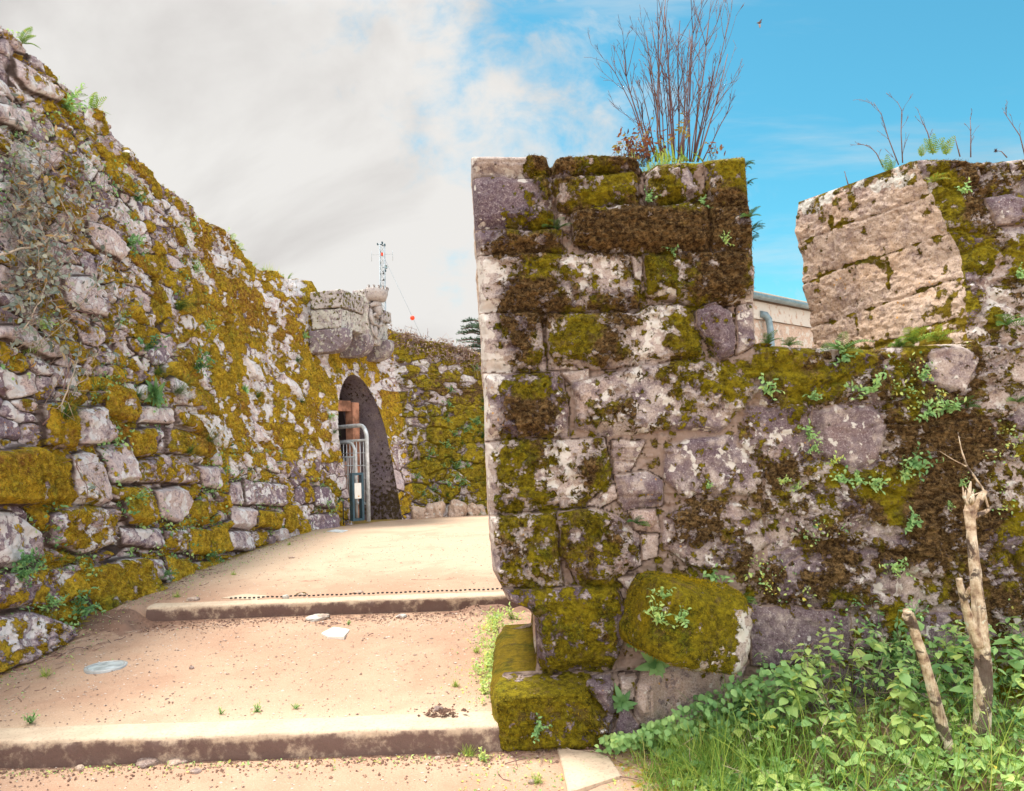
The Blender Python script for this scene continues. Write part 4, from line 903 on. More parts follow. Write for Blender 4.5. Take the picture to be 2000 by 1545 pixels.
# front wall
m = (MAf > .55) & (FXg < 3.3) & (FXg > -.2)
kill = np.zeros_like(m); kill[nb:, iR+1:iM] = True; m &= ~kill
m &= rg.random(m.shape) < .34
Pf = Vf[m]; brn = sst(Af['brown'][m]+noise_p(Pf, 7, 700), .3, .7)
tf = np.where(brn > .5, .10+.14*rg.random(len(Pf)), .50+.16*rg.random(len(Pf))+noise_p(Pf, 3, 705)*.3+noise_p(Pf, 9, 706)*.5)+.15*(Pf[:, 2] < .35)*(Pf[:, 0] < .5)  # fibres on the bottom corner block tinted brighter, sunlight in the colour
o = tufts('moss_coat', Pf, np.tile([[0, -1., 0]], (len(Pf), 1)), tf, np.where(brn > .5, .017, .011), .0016, wall, 2, 1); o['kind'] = 'stuff'
m = (rg.random(BP.shape[:2]) < .5) & (BA['moss'] > .45)
o = tufts('moss_coat', BP[m], (BP[m]-np.array([float(bx), 4.12, float(bz)]))/.24, np.full(m.sum(), .72)+rg.normal(0, .06, m.sum()), np.full(m.sum(), .010), .0015, wall, 3, 2, .1); o['kind'] = 'stuff'
# rampart
m = (mal > .5) & (Sg < S_BEND) & (PB[..., 1] > 4.2) & (LX > -60) & ~inside & (rg.random(mal.shape) < .30)
Pq = PL[m]; tq = .62+.2*rg.random(len(Pq))+noise_p(Pq, 1.5, 710)*.4+noise_p(Pq, 7, 711)*.6-.12*(brownl[m] > .5)
o = tufts('moss_coat', Pq, NB[m], tq, np.full(len(Pq), .016), .0024, ramp_, 2, 3, .45); o['kind'] = 'stuff'
m = (mal > .5) & (Sg >= S_BEND-.1) & (LX < 990) & (rg.random(mal.shape) < .15)
Pq = PL[m]; tq = .52+.2*rg.random(len(Pq))+noise_p(Pq, 1.5, 715)*.3
o = tufts('moss_coat', Pq, NB[m], tq, np.full(len(Pq), .03), .004, ramp_, 2, 4, .4); o['kind'] = 'stuff'

# ------------------------------------------------------------------ plants
def rv(s=1.0): return np.array([random.gauss(0, s), random.gauss(0, s), random.gauss(0, s)])
def nrm_(v): return v/(np.linalg.norm(v)+1e-9)
def fern_mesh(out, size, fronds=6, tint=.5, seed=0, lean=.5):
    random.seed(seed); mb = MB(); out = np.array(out, float)
    for k in range(fronds):
        side = nrm_(np.cross(out, up3)+1e-6); a = -1.1+2.2*(k+.5)/fronds+random.gauss(0, .15)
        d = nrm_(out*(.35+.3*random.random())+side*math.sin(a)*1.0+up3*(math.cos(a)*lean+.25)); L = size*random.uniform(.6, 1.1); n = 11
        c = np.zeros(3); pts = []
        for i in range(n+1): pts.append(c.copy()); d = nrm_(d+np.array([0, 0, -.10])); c = c+d*L/n
        mb.tube(pts, [.0016*(1-i/(n+2)) +.0004 for i in range(n+1)], 3, tint)
        pl_n = nrm_(np.cross(d, side)+out*.2)
        for i in range(1, n):
            t = i/n; ll = L*.30*math.sin(math.pi*(.18+.8*t))**.8*(1-t*.3); dd = nrm_(pts[i+1]-pts[i]); s2 = nrm_(np.cross(dd, pl_n))
            for q in (-1, 1): mb.leaf(pts[i], nrm_(s2*q+dd*.45), pl_n, ll, L*.055, tint+random.gauss(0, .07), .1, .2)
    return mb
def sprig_mesh(out, size, stems=5, tint=.5, seed=0, lsz=.22, per=7):
    random.seed(seed); mb = MB(); out = np.array(out, float)
    for k in range(stems):
        d = nrm_(out*.6+rv(.45)+up3*.35); L = size*random.uniform(.5, 1.1); c = np.zeros(3); pts = [c.copy()]
        for i in range(5): c = c+d*L/5; d = nrm_(d+rv(.15)); pts.append(c.copy())
        mb.tube(pts, .0012, 3, tint*.7)
        for i in range(per):
            t = (i+1)/per; p = pts[min(5, int(t*5))]
            ld = nrm_(d*.4+rv(.8)+out*.3); mb.leaf(p, ld, nrm_(out+up3*.6+rv(.3)), size*lsz*random.uniform(.6, 1.2), size*lsz*random.uniform(.35, .6), tint+random.gauss(0, .09), .2, .3)
    return mb
def tuft_mesh(size, n, tint, seed, spread=.5, wd=.004, out=(0, 0, 1)):
    random.seed(seed); mb = MB(); out = np.array(out, float)
    for k in range(n):
        p = np.array([random.gauss(0, size*.16), random.gauss(0, size*.16), 0]) if abs(out[2]) > .5 else rv(size*.06)
        d = nrm_(out+rv(spread)); d[2] = abs(d[2])
        mb.blade(p, d, size*random.uniform(.5, 1.15), wd*random.uniform(.6, 1.2), (0, 0, -random.uniform(.2, .9)), tint+random.gauss(0, .12))
    return mb
def rosette_mesh(size, n, tint, seed, out=(0, -1, 0)):
    random.seed(seed); mb = MB(); out = nrm_(np.array(out, float)); s1 = nrm_(np.cross(out, [0.1, .2, 1.])); s2 = np.cross(out, s1)
    for k in range(n):
        a = k*2.4; r = .3+.7*k/n; d = nrm_((s1*math.cos(a)+s2*math.sin(a))*r+out*(1.05-r))
        mb.leaf(out*.004, d, out, size*random.uniform(.7, 1.1)*(.5+.5*r), size*.34, tint+random.gauss(0, .08), .25, .35)
    return mb
def plant(name, me, p, label, cat, group=None, rz=0.0, sc_=1.0):
    o = link(name, me, None, tuple(float(x) for x in p)); o.rotation_euler = (0, 0, rz); o.scale = (sc_,)*3
    return tag(o, label, cat, group)
FR = (0, -1, 0)
def onfront(x, y): 
    d = (PXg-x)**2+(PYg-y)**2; d[nb:, iR+1:iM] = 1e9; k = np.unravel_index(np.argmin(d), d.shape); return Vf[k]+np.array([0, -.012, 0])
fr_list = [  # px, py, size, kind, tint, label
 (1090,448,.12,'f',.52,'small spreading fern rooted in the joint below the purple left block of the pillar'),
 (1262,396,.085,'s',.5,'little leafy sprig in the joint under the purple faced stone near the pillar top'),
 (1374,399,.09,'r',.55,'low leaf rosette at the upper right of the long dark mossy block'),
 (1458,432,.09,'f',.6,'pale fern frond pair near the right edge of the pillar above the middle'),
 (1310,494,.075,'s',.5,'sprig under the long dark mossy block of the pillar'),
 (1408,480,.07,'s',.72,'yellowish creeping sprig at the right end of the long dark mossy block'),
 (1490,770,.13,'s',.55,'bushy green plant growing in the moss left of the pale granite panel'),
 (1578,780,.085,'s',.5,'small leafy plant just above the left end of the pale granite panel'),
 (1578,852,.10,'s',.55,'upright sprig hugging the left side of the pale granite panel'),
 (1585,878,.07,'s',.6,'tiny sprig at the lower left corner of the pale granite panel'),
 (1645,700,.13,'s',.42,'dark green clump hanging just under the notch sill'),
 (1640,686,.16,'f',.55,'spreading fern clump on the sill of the notch'),
 (1690,765,.15,'s',.58,'largest leafy clump in the moss below the notch sill'),
 (1745,772,.10,'f',.85,'yellow green fern below the notch sill'),
 (1788,738,.10,'s',.5,'neat sprig above and right of the pale granite panel'),
 (1795,812,.15,'s',.5,'row of leafy stems starting right of the pale granite panel'),
 (1838,805,.14,'s',.55,'leafy stems in the moss bed, middle of the row right of the granite panel'),
 (1876,798,.11,'f',.5,'small fern ending the row of plants right of the granite panel'),
 (1770,905,.15,'s',.4,'dark bushy clump in the brown moss below the row of plants'),
 (1752,932,.12,'s',.6,'bright leafy clump just under the dark bushy one'),
 (1640,936,.11,'s',.55,'first of three clumps along the edge under the granite panel'),
 (1668,940,.11,'s',.6,'middle of three clumps along the edge under the granite panel'),
 (1698,948,.12,'s',.6,'last of three clumps along the edge under the granite panel'),
 (1380,952,.06,'r',.6,'tiny bright rosette alone on the purple stone left of the parapet middle'),
 (1552,955,.07,'r',.65,'bright little rosette beside the dark slot in the parapet'),
 (1762,1022,.13,'s',.45,'straggly grey green plant in the dark moss left of the sapling tip'),
 (1738,1105,.12,'s',.6,'fern like sprig low on the parapet left of the cut stem'),
 (1860,945,.06,'s',.6,'tiny sprig beside the top of the dead sapling'),
 (1978,785,.10,'f',.6,'fern at the right edge of the picture on the parapet'),
 (1950,640,.13,'f',.55,'fern clump at the foot of the right merlon front'),
 (1970,545,.08,'s',.55,'small sprig on the right merlon front'),
 (1815,360,.09,'f',.85,'pale yellow green fern high on the right merlon front'),
 (1870,378,.09,'s',.6,'sprig on the bright moss ledge of the right merlon'),
 (1240,1022,.08,'f',.5,'small fern in the joint beside the reddish stone'),
 (1390,1125,.14,'s',.5,'leafy plant on top of the jutting mossy stone where it meets the wall'),
 (1450,1172,.08,'f',.55,'fern at the right shoulder of the jutting mossy stone'),
 (1048,1390,.10,'s',.35,'trailing round leaved plant hanging on the bottom corner block'),
 (1280,1290,.17,'r',.40,'large round leaved pennywort under the jutting mossy stone'),
 (1235,1262,.14,'s',.5,'bushy round leaved plant in the gap left under the jutting stone'),
 (1210,1360,.12,'r',.34,'dark round leaves in the gap beside the small tan stone'),
 (1840,985,.05,'r',.6,'minute rosette on the parapet left of the sapling'),
 (1520,940,.07,'s',.75,'yellowish tuft at the bright moss spot left of the granite panel'),
 (1620,905,.09,'s',.82,'yellow green leaves under the left corner of the granite panel')]
GF = 'small plants rooted in the battlement wall'
for k, (x, y, sz, kd, ti, lb) in enumerate(fr_list):
    if kd == 'f': mb = fern_mesh(FR, sz*1.05, 7, ti, k+1)
    elif kd == 's': mb = sprig_mesh(FR, sz*.9, 8, ti, k+1, .24, 8)
    else: mb = rosette_mesh(sz*.8, 11, ti, k+1) if 'round' in lb else sprig_mesh(FR, sz*.8, 7, ti, k+1, .26, 7)
    p = onfront(x, y) if not (x < 1300 and y > 1250) else onfront(x, y)
    nm = {'f': 'fern', 's': 'leafy_sprig', 'r': 'leaf_rosette'}[kd]
    plant(nm, mb.mesh(nm, M_FERN if kd == 'f' else M_LEAF), p, lb, 'fern' if kd == 'f' else 'plant', GF)
# side ferns sticking out of the right edge of the pillar
for k, (x, y, s) in enumerate([(1463, 325, .09), (1468, 360, .07), (1476, 452, .11), (1476, 470, .07)]):
    p = at(x-9, y, 4.33); mb = fern_mesh((1, -.2, 0), s, 5, .25, 90+k)
    plant('fern', mb.mesh('fern', M_FERN), p, ['dark fern poking out at the top right corner of the pillar', 'dark fern sprig just under the topmost one on the pillar right edge', 'spiky dark fern jutting into the sky from the pillar right edge', 'drooping dark fern frond below the spiky one on the pillar edge'][k], 'fern', 'ferns on the pillar edge')
# plants on top of the jutting stone
for k, (x, y, s, kd, lb) in enumerate([(1295, 1170, .10, 's', 'green plant at the upper left of the jutting mossy stone'), (1285, 1215, .11, 'r', 'star shaped bright leaves on the left face of the jutting mossy stone'), (1335, 1215, .12, 's', 'creeping leafy stems across the middle of the jutting mossy stone')]):
    d = np.linalg.norm(np.stack(project(BP), -1)-np.array([x, y]), axis=-1)+np.where(BP[..., 1] > 4.1, 1e3, 0); p = BP[np.unravel_index(np.argmin(d), d.shape)]
    mb = sprig_mesh((0, -.8, .6), s*.8, 7, .6, 120+k, .25, 8) if kd == 's' else sprig_mesh((0, -.8, .6), s, 9, .68, 120+k, .24, 9)
    plant('leafy_sprig', mb.mesh('leafy_sprig', M_LEAF), p+np.array([0, -.01, .01]), lb, 'plant', GF)
# big light ferns on the notch sill and merlon top
for k, (x, y, s, ti, Y, lb) in enumerate([(1785, 672, .17, .78, 4.27, 'large bright yellow green fern on the right end of the notch sill'), (1830, 668, .13, .85, 4.25, 'yellowing fern with a drooping frond at the foot of the merlon corner'),
      (1755, 680, .12, .6, 4.3, 'green fern fronds left of the large bright one on the sill'), (1500, 672, .10, .6, 4.35, 'small plant at the left end of the notch sill'), (1540, 676, .09, .62, 4.35, 'low leaves on the notch sill below the background drainpipe')]):
    mb = fern_mesh(FR, s, 9, ti, 140+k, .8); plant('fern', mb.mesh('fern', M_FERN), at(x, y, Y), lb, 'fern', GF)
for k, (x, y, s, ti, Y, lb) in enumerate([(1738, 338, .16, .8, 4.75, 'yellow green fern tuft on the sloping top edge of the merlon cheek'), (1822, 302, .18, .80, 4.55, 'tall reddish tipped fern standing on the merlon corner'), (1848, 303, .16, .85, 4.55, 'second reddish tipped fern right of the tall one on the merlon'), (1800, 306, .10, .9, 4.55, 'short rusty fern left of the tall one on the merlon corner')]):
    mb = fern_mesh((0, -.3, .6), s*.75, 4, ti-.1, 150+k, 2.6); plant('fern', mb.mesh('fern', M_FERN), at(x, y, Y), lb, 'fern', 'ferns on top of the right merlon')
# rampart plants
def onleft(x, y):
    d = (LX-x)**2+(LY-y)**2; d = np.where((PB[..., 1] > 3.5) & (LX < 960), d, 1e9); k = np.unravel_index(np.argmin(d), d.shape); return PL[k]+NB[k]*.02, NB[k]
lf_list = [(125,210,.30,'s',.6,'bright leafy bush high on the rampart near its top edge'),(50,70,.26,'f',.7,'grassy fern clump at the topmost corner of the rampart'),(290,770,.42,'r',.38,'broad leaved rosette among the ferns in the middle of the rampart'),
 (335,768,.42,'F',.50,'large feathery fennel like frond right of the broad leaved rosette'),(262,775,.30,'F',.42,'greyish feathery tuft left of the broad leaved rosette'),(302,730,.28,'F',.5,'thin feathery frond above the broad leaved rosette'),
 (395,860,.34,'F',.48,'dark feathery tuft right of the small mossy blocks'),(350,885,.26,'F',.42,'spiky green tuft under the feathery one'),(476,762,.22,'r',.6,'bright green leaf cluster on the orange moss'),
 (368,720,.30,'s',.3,'dark blue green bush in a hole of the rampart'),(272,680,.26,'s',.2,'dark shaded bush above the feathery tufts'),(345,600,.36,'F',.40,'soft grey green grassy mound high on the rampart'),
 (95,815,.30,'F',.38,'green feathery weed hanging on the left mossy block'),(183,762,.24,'g',.55,'tuft of grass blades by the small plant left of the fern'),(50,688,.30,'g',.6,'grass clump below the big pale stone'),
 (105,1095,.24,'g',.5,'grass tuft on the mossy ledge near the bottom left'),(30,1100,.20,'s',.3,'blue green trailing leaves under the dark purple stone'),(125,1195,.22,'s',.32,'trailing round leaved herb beside the lowest mossy blocks'),
 (75,1185,.16,'s',.5,'small herb on the joint above the lowest left block'),(195,1218,.14,'f',.45,'small fern at the foot of the big square mossy block'),(404,1088,.16,'s',.35,'bluish herb between mossy base stones'),(300,1125,.12,'s',.35,'grey herb on the pale base stone'),
 (242,972,.14,'s',.5,'leafy sprig between the two pale blocks'),(575,705,.20,'F',.4,'grey green tuft high right on the rampart under its crest'),(592,658,.18,'s',.5,'leafy plant left of the first corbel'),
 (500,775,.20,'F',.36,'dark tuft right of the bright leaf cluster'),(585,785,.16,'F',.4,'small shaded tuft among white stones'),(643,815,.16,'s',.6,'green plant by the left side of the archway'),(650,845,.16,'F',.45,'grassy tuft left of the barrier top'),
 (620,985,.12,'s',.55,'little plant near the base by the notice stand'),(395,640,.16,'s',.55,'small plant by the hollow in the upper rampart'),(245,480,.26,'s',.4,'dusty green clump left of the long pale stone'),(262,390,.2,'s',.25,'dark leafy clump in the upper rampart'),
 (380,525,.16,'s',.6,'sprig on the upper rampart under the crest'),(235,625,.14,'s',.6,'sprig over the mossy middle stones'),(10,1130,.2,'s',.35,'leafy weed at the left picture edge above the long mossy block'),(75,640,.16,'s',.7,'yellow green sprig by the big pale stone')]
for k, (x, y, s, kd, ti, lb) in enumerate(lf_list):
    p, n = onleft(x, y)
    if kd == 's': mb, nm, mt = sprig_mesh(n, s*.95, 12, ti, 200+k, .19, 10), 'leafy_sprig', M_LEAF
    elif kd == 'f': mb, nm, mt = fern_mesh(n, s*.8, 8, ti, 200+k, .8), 'fern', M_FERN
    elif kd == 'F': mb, nm, mt = tuft_mesh(s*.95, 150, ti+.12, 200+k, .5, .0045, nrm_(n+np.array([0, 0, .35]))), 'feathery_tuft', M_FERN
    elif kd == 'g': mb, nm, mt = tuft_mesh(s, 34, ti, 200+k, .5, .006, nrm_(n*.7+up3*.6)), 'grass_tuft', M_GRASS
    else: mb, nm, mt = rosette_mesh(s*.55, 22, ti-.05, 200+k, n), 'leaf_rosette', M_LEAF
    plant(nm, mb.mesh(nm, mt), p, lb, 'fern' if kd == 'f' else 'plant', 'plants rooted in the rampart')
# small weeds all along the crest and scattered on the rampart: one shared label
protos = [fern_mesh((1, 0, .3), .17, 5, .74, 301, 1.0).mesh('crest_weed', M_FERN), tuft_mesh(.18, 26, .8, 302, .5, .005, (.3, 0, .95)).mesh('crest_weed', M_GRASS), sprig_mesh((.4, 0, 1), .15, 6, .7, 303, .22, 6).mesh('crest_weed', M_LEAF)]
for k in range(60):
    s = 4.2+(S_DOOR0-4.4)*((k+random.random())/60); j = int(np.searchsorted(ss, s)); p = PL[-1, j]-NB[-1, j]*random.uniform(0, .25)
    plant('crest_weed', protos[random.choice((0, 0, 1, 2))], p-np.array([0, 0, .02]), 'small green and yellow weed growing along the crest of the rampart', 'weed', 'weeds along the rampart crest', random.uniform(0, 6), random.uniform(.5, 1.25))
fw = [sprig_mesh((.5, -.8, 0), .2, 8, .38, 311, .2, 8).mesh('wall_weed', M_LEAF), tuft_mesh(.2, 60, .42, 312, .6, .006, (.4, -.8, .3)).mesh('wall_weed', M_FERN)]
cj = np.where((ss > S_BEND+.1))[0]
cnt = 0
while cnt < 46:
    j = random.choice(list(cj)); i = random.randrange(60, nv-10)
    if not (770 < LX[i, j] < 950): continue
    if fbm(np.array([LX[i, j]]), np.array([LY[i, j]]), 1/60, 3, 320)[0]+.0009*(LX[i, j]-850) < -.02: continue
    plant('wall_weed', random.choice(fw), PL[i, j], 'small blue green weed rooted in the far stretch of rampart beyond the gateway', 'weed', 'weeds on the far rampart', random.uniform(-.5, .5), random.uniform(.5, 1.2)); cnt += 1
# small herbs creeping in the joints of both walls
random.seed(325); mb = MB(); cand = np.argwhere((jl > .55) & (LX > -20) & (LX < 760) & (PB[..., 1] > 4.3) & ~inside & (Sg < S_BEND) & (fbm(u, v, 1.3, 3, 326) > .02))
for k in range(700):
    i, j = cand[random.randrange(len(cand))]; p = PL[i, j]+NB[i, j]*.02; ti = random.choice((.28, .4, .5, .7)); sz = random.choice((.018, .026, .036)); c_ = rv(.02)
    for q in range(random.choice((3, 5, 8, 11))): mb.leaf(p+rv(sz*1.1)+NB[i, j]*.015, nrm_(rv()+NB[i, j]*.5-up3*.2), nrm_(NB[i, j]+up3*.5+rv(.4)), sz*random.uniform(.6, 1.3), sz*random.uniform(.4, .9), ti+random.gauss(0, .08), .2, .3)
o = mb.build('creeping_herbs', M_LEAF); tag(o, 'tiny herbs creeping in the open joints of the rampart', 'herbs', None, 'stuff')
mb = MB(); cand = np.argwhere((MAf > .5) & (FXg > 1.2) & (FXg < 3.2) & (FZg < zSILL+.0) & (FZg > .6) & (fbm(FXg, FZg, 2.2, 3, 327) > .03))
for k in range(230):
    i, j = cand[random.randrange(len(cand))]; p = Vf[i, j]+np.array([0, -.01, 0]); ti = random.choice((.4, .55, .75, .85)); sz = random.choice((.010, .014, .02))
    for q in range(random.choice((2, 4, 7))): mb.leaf(p+rv(sz*1.2), nrm_(rv()+np.array([0, -.6, .2])), nrm_(np.array([0, -1, .4])+rv(.4)), sz*random.uniform(.7, 1.3), sz*random.uniform(.4, .8), ti+random.gauss(0, .08), .2, .3)
o = mb.build('creeping_herbs', M_LEAF); tag(o, 'tiny herbs scattered through the moss of the battlement parapet', 'herbs', None, 'stuff')
# dry brush along the top of the far stretch
mb = MB(); random.seed(330)
ct = [j for j in range(len(ss)) if ss[j] > S_BEND-.1 and LX[-1, j] < 990]
for k in range(650):
    j = random.choice(ct); p = PL[-1, j]+up3*random.uniform(-.38, .05)+NB[-1, j]*random.uniform(.0, .12); d = nrm_(NB[-1, j]*.5+rv(.7)); L = random.uniform(.08, .25)
    mb.tube([p, p+d*L*.5, p+nrm_(d+rv(.5))*L], .0035, 3, random.uniform(.2, 1))
    mb.leaf(p, nrm_(rv()), NB[-1, j], .06, .025, random.uniform(.2, 1))
o = mb.build('dry_brush', M_TWIG); tag(o, 'band of dry brownish brambles along the top of the far stretch of rampart', 'brush', None, 'stuff')
# brambles hanging on the near rampart
random.seed(340)
def cane(pts, r0, tint, mb, leaves=0, n0=None, mbl=None, lt=.5):
    Q = [];
    for a, b in zip(pts[:-1], pts[1:]):
        for t in np.linspace(0, 1, 6)[:-1]: Q.append(a+(b-a)*t+rv(.008))
    Q.append(pts[-1]); mb.tube(Q, [r0*(1-.7*i/len(Q)) for i in range(len(Q))], 5, tint)
    for i in range(leaves):
        p = random.choice(Q); mbl.leaf(p, nrm_(rv()+np.array([.3, 0, -.2])), nrm_(n0+rv(.4)), random.uniform(.04, .075), random.uniform(.025, .045), lt+random.gauss(0, .2))
def lp(x, y, out=.08):
    p, n = onleft(x, y); return p+n*out
canes = [([(-40,505),(45,480),(90,452),(120,420)],.012,1.,'thick pale bramble cane running across the rampart at the left edge'),([(124,620),(150,540),(165,500),(182,466)],.006,.9,'pale dry stalk slanting up near the long pale stone'),
 ([(8,645),(30,590),(62,545),(85,512)],.005,.95,'pale dry stalk at the left edge above the big pale stone'),([(75,800),(85,745),(110,708),(131,680)],.007,.9,'long dry straw coloured stalk above the left mossy block'),([(72,830),(80,770),(90,700),(85,640),(80,590)],.006,.4,'dark purplish cane rising up the left of the rampart'),
 ([(195,660),(188,600),(193,545),(175,490)],.005,.3,'thin dark cane by the pale upper stone'),([(92,600),(140,615),(165,655),(182,690),(130,685)],.005,.25,'arching dark cane over the mossy stone'),([(110,765),(125,740),(135,720)],.006,.9,'short forked dry twig beside the straw coloured stalk'),([(100,900),(105,960),(108,1010)],.005,.5,'thin brown stem crossing the left mossy block')]
for pts, r, ti, lb in canes:
    b = empty('bramble_cane', tuple(lp(*pts[0])), lb, 'bramble', 'dry canes on the rampart'); P_ = [lp(x, y, .05+.12*math.sin(math.pi*i/(len(pts)-1))) for i, (x, y) in enumerate(pts)]
    m1 = MB(); m2 = MB(); cane(P_, r, ti, m1, 16 if len(pts) > 3 else 5, np.array([1., 0, .3]), m2, .45)
    for q in range(5):
        a = P_[random.randrange(len(P_))]; m1.tube([a, a+rv(.07), a+rv(.12)+np.array([.03, 0, .08])], r*.3, 4, ti)
    m1.build('cane', M_TWIG, b); m2.build('foliage', M_PALELEAF, b)
mb = MB(); mt_ = MB()
for k in range(1500):
    x = abs(random.gauss(0, 95))-10; y = random.gauss(470, 130)
    if x > 230 or y > 700 or y < 230+x*.5: continue
    p, n = onleft(x, y) if k % 6 == 0 else (p+rv(.07), n)
    mb.leaf(p+n*random.uniform(.0, .14), nrm_(rv()+np.array([.3, -.3, -.3])), nrm_(n+rv(.5)), random.uniform(.035, .07), random.uniform(.02, .04), random.choice([.15, .4, .5, .6, .7, .95])+random.gauss(0, .06))
    if k % 3 == 0: q = p+n*.05; mt_.tube([q, q+rv(.08), q+rv(.14)-up3*.03], .002, 3, random.uniform(.3, 1))
o = mb.build('bramble_foliage', M_PALELEAF); tag(o, 'dusty grey green bramble leaves spread over the upper left of the rampart', 'foliage', None, 'stuff')
o = mt_.build('bramble_twigs', M_TWIG); tag(o, 'tangle of fine dry bramble twigs over the upper left of the rampart', 'twigs', None, 'stuff')
# bare shrub on the pillar
random.seed(350)
shrub = empty('bare_shrub', tuple(at(1320, 320, 4.7)), 'tall leafless shrub of many thin dark stems growing on top of the square pillar', 'shrub')
def branch(mb, p, d, L, r, depth, tint):
    n = 6; Q = [p.copy()]; c = p.copy(); dd = d.copy()
    for i in range(n):
        dd = nrm_(dd+rv(.045)+up3*.02); c = c+dd*L/n; Q.append(c.copy())
    mb.tube(Q, [max(r*(1-.62*i/n), .0011) for i in range(n+1)], 5 if depth == 0 else 3, tint)
    if depth < 3:
        for k in range(random.choice((4, 5, 6) if depth == 0 else (1, 2, 3))):
            i = random.randint(2, n-(0 if depth else 1)); s = nrm_(np.cross(dd, rv()))
            branch(mb, Q[i], nrm_(dd+s*random.uniform(.28, .5)), L*random.uniform(.25, .45), max(r*.45, .0012), depth+1, tint+random.gauss(0, .05))
stems = [(1240,3),(1255,60),(1215,90),(1200,110),(1273,8),(1290,60),(1330,40),(1350,50),(1380,15),(1410,30),(1425,15),(1400,90),(1440,110),(1230,160),(1212,190),(1300,90),(1320,120),(1345,110),(1365,70),(1415,140),(1430,170),(1385,130),(1275,120),(1250,130),(1310,30),(1360,150),(1440,200),(1225,230),(1395,60),(1300,150)]
for k, (x, y) in enumerate(stems):
    b0 = at(1318+(x-1325)*.38+random.gauss(0, 5), 316, 4.62+random.uniform(-.1, .2)); tip = at(1325+(x-1325)*.90, y-8, 4.66+random.uniform(-.25, .25)); v_ = tip-b0
    mb = MB(); bend = v_+np.array([-v_[0]*.15, 0, .0]); L = np.linalg.norm(v_)
    random.seed(351+k); branch(mb, b0, nrm_(nrm_(v_)-np.array([v_[0]*.12, 0, 0])), L*.97, .0045 if k % 3 else .0062, 0, random.uniform(.0, .38))
    mb.build('stem', M_TWIG, shrub)
random.seed(390); mb = MB(); mbs = MB()
for (cx, cy, sx, sy, n_) in ((1232, 280, 22, 22, 110), (1262, 262, 20, 26, 70), (1330, 245, 14, 14, 34), (1300, 270, 14, 14, 24), (1395, 285, 14, 14, 26), (1250, 295, 25, 8, 60), (1205, 285, 6, 8, 14)):
    for k in range(n_):
        p = at(random.gauss(cx, sx*.6), min(random.gauss(cy+4, sy*.6), 320), 4.5+random.gauss(0, .1)); ti = random.choice((.1, .3, .5, .95)) if cx != 1330 else .95
        mb.leaf(p, nrm_(rv()+np.array([0, 0, -.6])), nrm_(rv()), random.uniform(.02, .04), random.uniform(.008, .018), ti)
        if k % 4 == 0: mbs.tube([p, (p+at(cx, 320, 4.5))/2+rv(.02), at(cx+random.gauss(0, 8), 326, 4.5)], .0014, 3, .15)
wr = empty('withered_plant', tuple(at(1240, 312, 4.6)), 'low rusty leaved plant at the left foot of the bare shrub on the pillar', 'plant'); mb.build('foliage', M_REDLEAF, wr); mbs.build('stem', M_TWIG, wr)
random.seed(395); mb = MB()
for k in range(620):
    x = random.gauss(1300, 32); p = at(x, 318, 4.26+random.random()*.45); p[2] = np.interp(p[0], tX, tZ)-.02; d = nrm_(np.array([random.gauss(0, .4), random.gauss(-.3, .4), 1]))
    mb.blade(p, d, random.uniform(.03, .10)*(1.2 if x < 1310 else .8), .004, (0, 0, -random.uniform(.1, .8)), random.uniform(.5, .95))
for k in range(14):
    p = at(random.gauss(1320, 25), 314, 4.5); mb.blade(p, nrm_(np.array([random.gauss(0, .5), -.3, 1])), random.uniform(.07, .12), .016, (0, 0, -.6), random.uniform(.6, .8))
o = plant('grass_clump', mb.mesh('grass_clump', M_GRASS), (0, 0, 0), 'bright green grass and leaves at the foot of the bare shrub on the pillar', 'grass'); o['kind'] = 'stuff'
# thin dry weeds on the merlon
random.seed(400)
dw = [([(1755,322),(1735,270),(1722,225),(1706,200)],'tallest forked dry weed on the merlon edge'),([(1763,318),(1760,260),(1761,215),(1752,198)],'upright dry weed with a curled head right of the tallest one'),([(1725,327),(1712,300),(1698,285),(1680,282)],'low left leaning dry weed over the merlon cheek'),
 ([(1822,300),(1812,260),(1800,235),(1796,222)],'thin dry weed behind the reddish ferns'),([(1875,306),(1868,280),(1865,268)],'short pale weed right of the reddish ferns'),([(1896,307),(1896,265),(1895,228)],'straight slim weed right of the short pale one'),
 ([(2002,305),(1992,265),(1975,240),(1960,218)],'dry weed leaning in from the right edge of the picture'),([(1657,362),(1652,345),(1650,335)],'tiny weed on the far end of the merlon top'),([(1967,308),(1956,296),(1945,294)],'short weed bearing a dark fluffy seed head')]
for k, (pts, lb) in enumerate(dw):
    mb = MB(); P_ = [at(x, y, 4.75 if x < 1780 else 4.6) for x, y in pts]; mb.tube(P_, [.004-.0028*i/(len(P_)-1) for i in range(len(P_))], 5, .35)
    L = np.linalg.norm(P_[-1]-P_[0])
    for q in range(6 if L > .15 else 1):
        i = random.randint(1, len(P_)-1); d = nrm_(P_[i]-P_[i-1]); branch(mb, P_[i]-(P_[i]-P_[i-1])*random.random(), nrm_(d+nrm_(rv())*.6), L*.25, .0014, 2, .3)
    o = plant('dry_weed', mb.mesh('dry_weed', M_TWIG), (0, 0, 0), lb, 'weed', 'thin dry weeds on the right merlon')
    if k == 8:
        m2 = MB(); c = P_[-1]
        for q in range(60): d = nrm_(rv()); m2.blade(c, d, .016, .004, (0, 0, 0), .1, 2)
        m2.build('seed_head', M_TWIG, o)
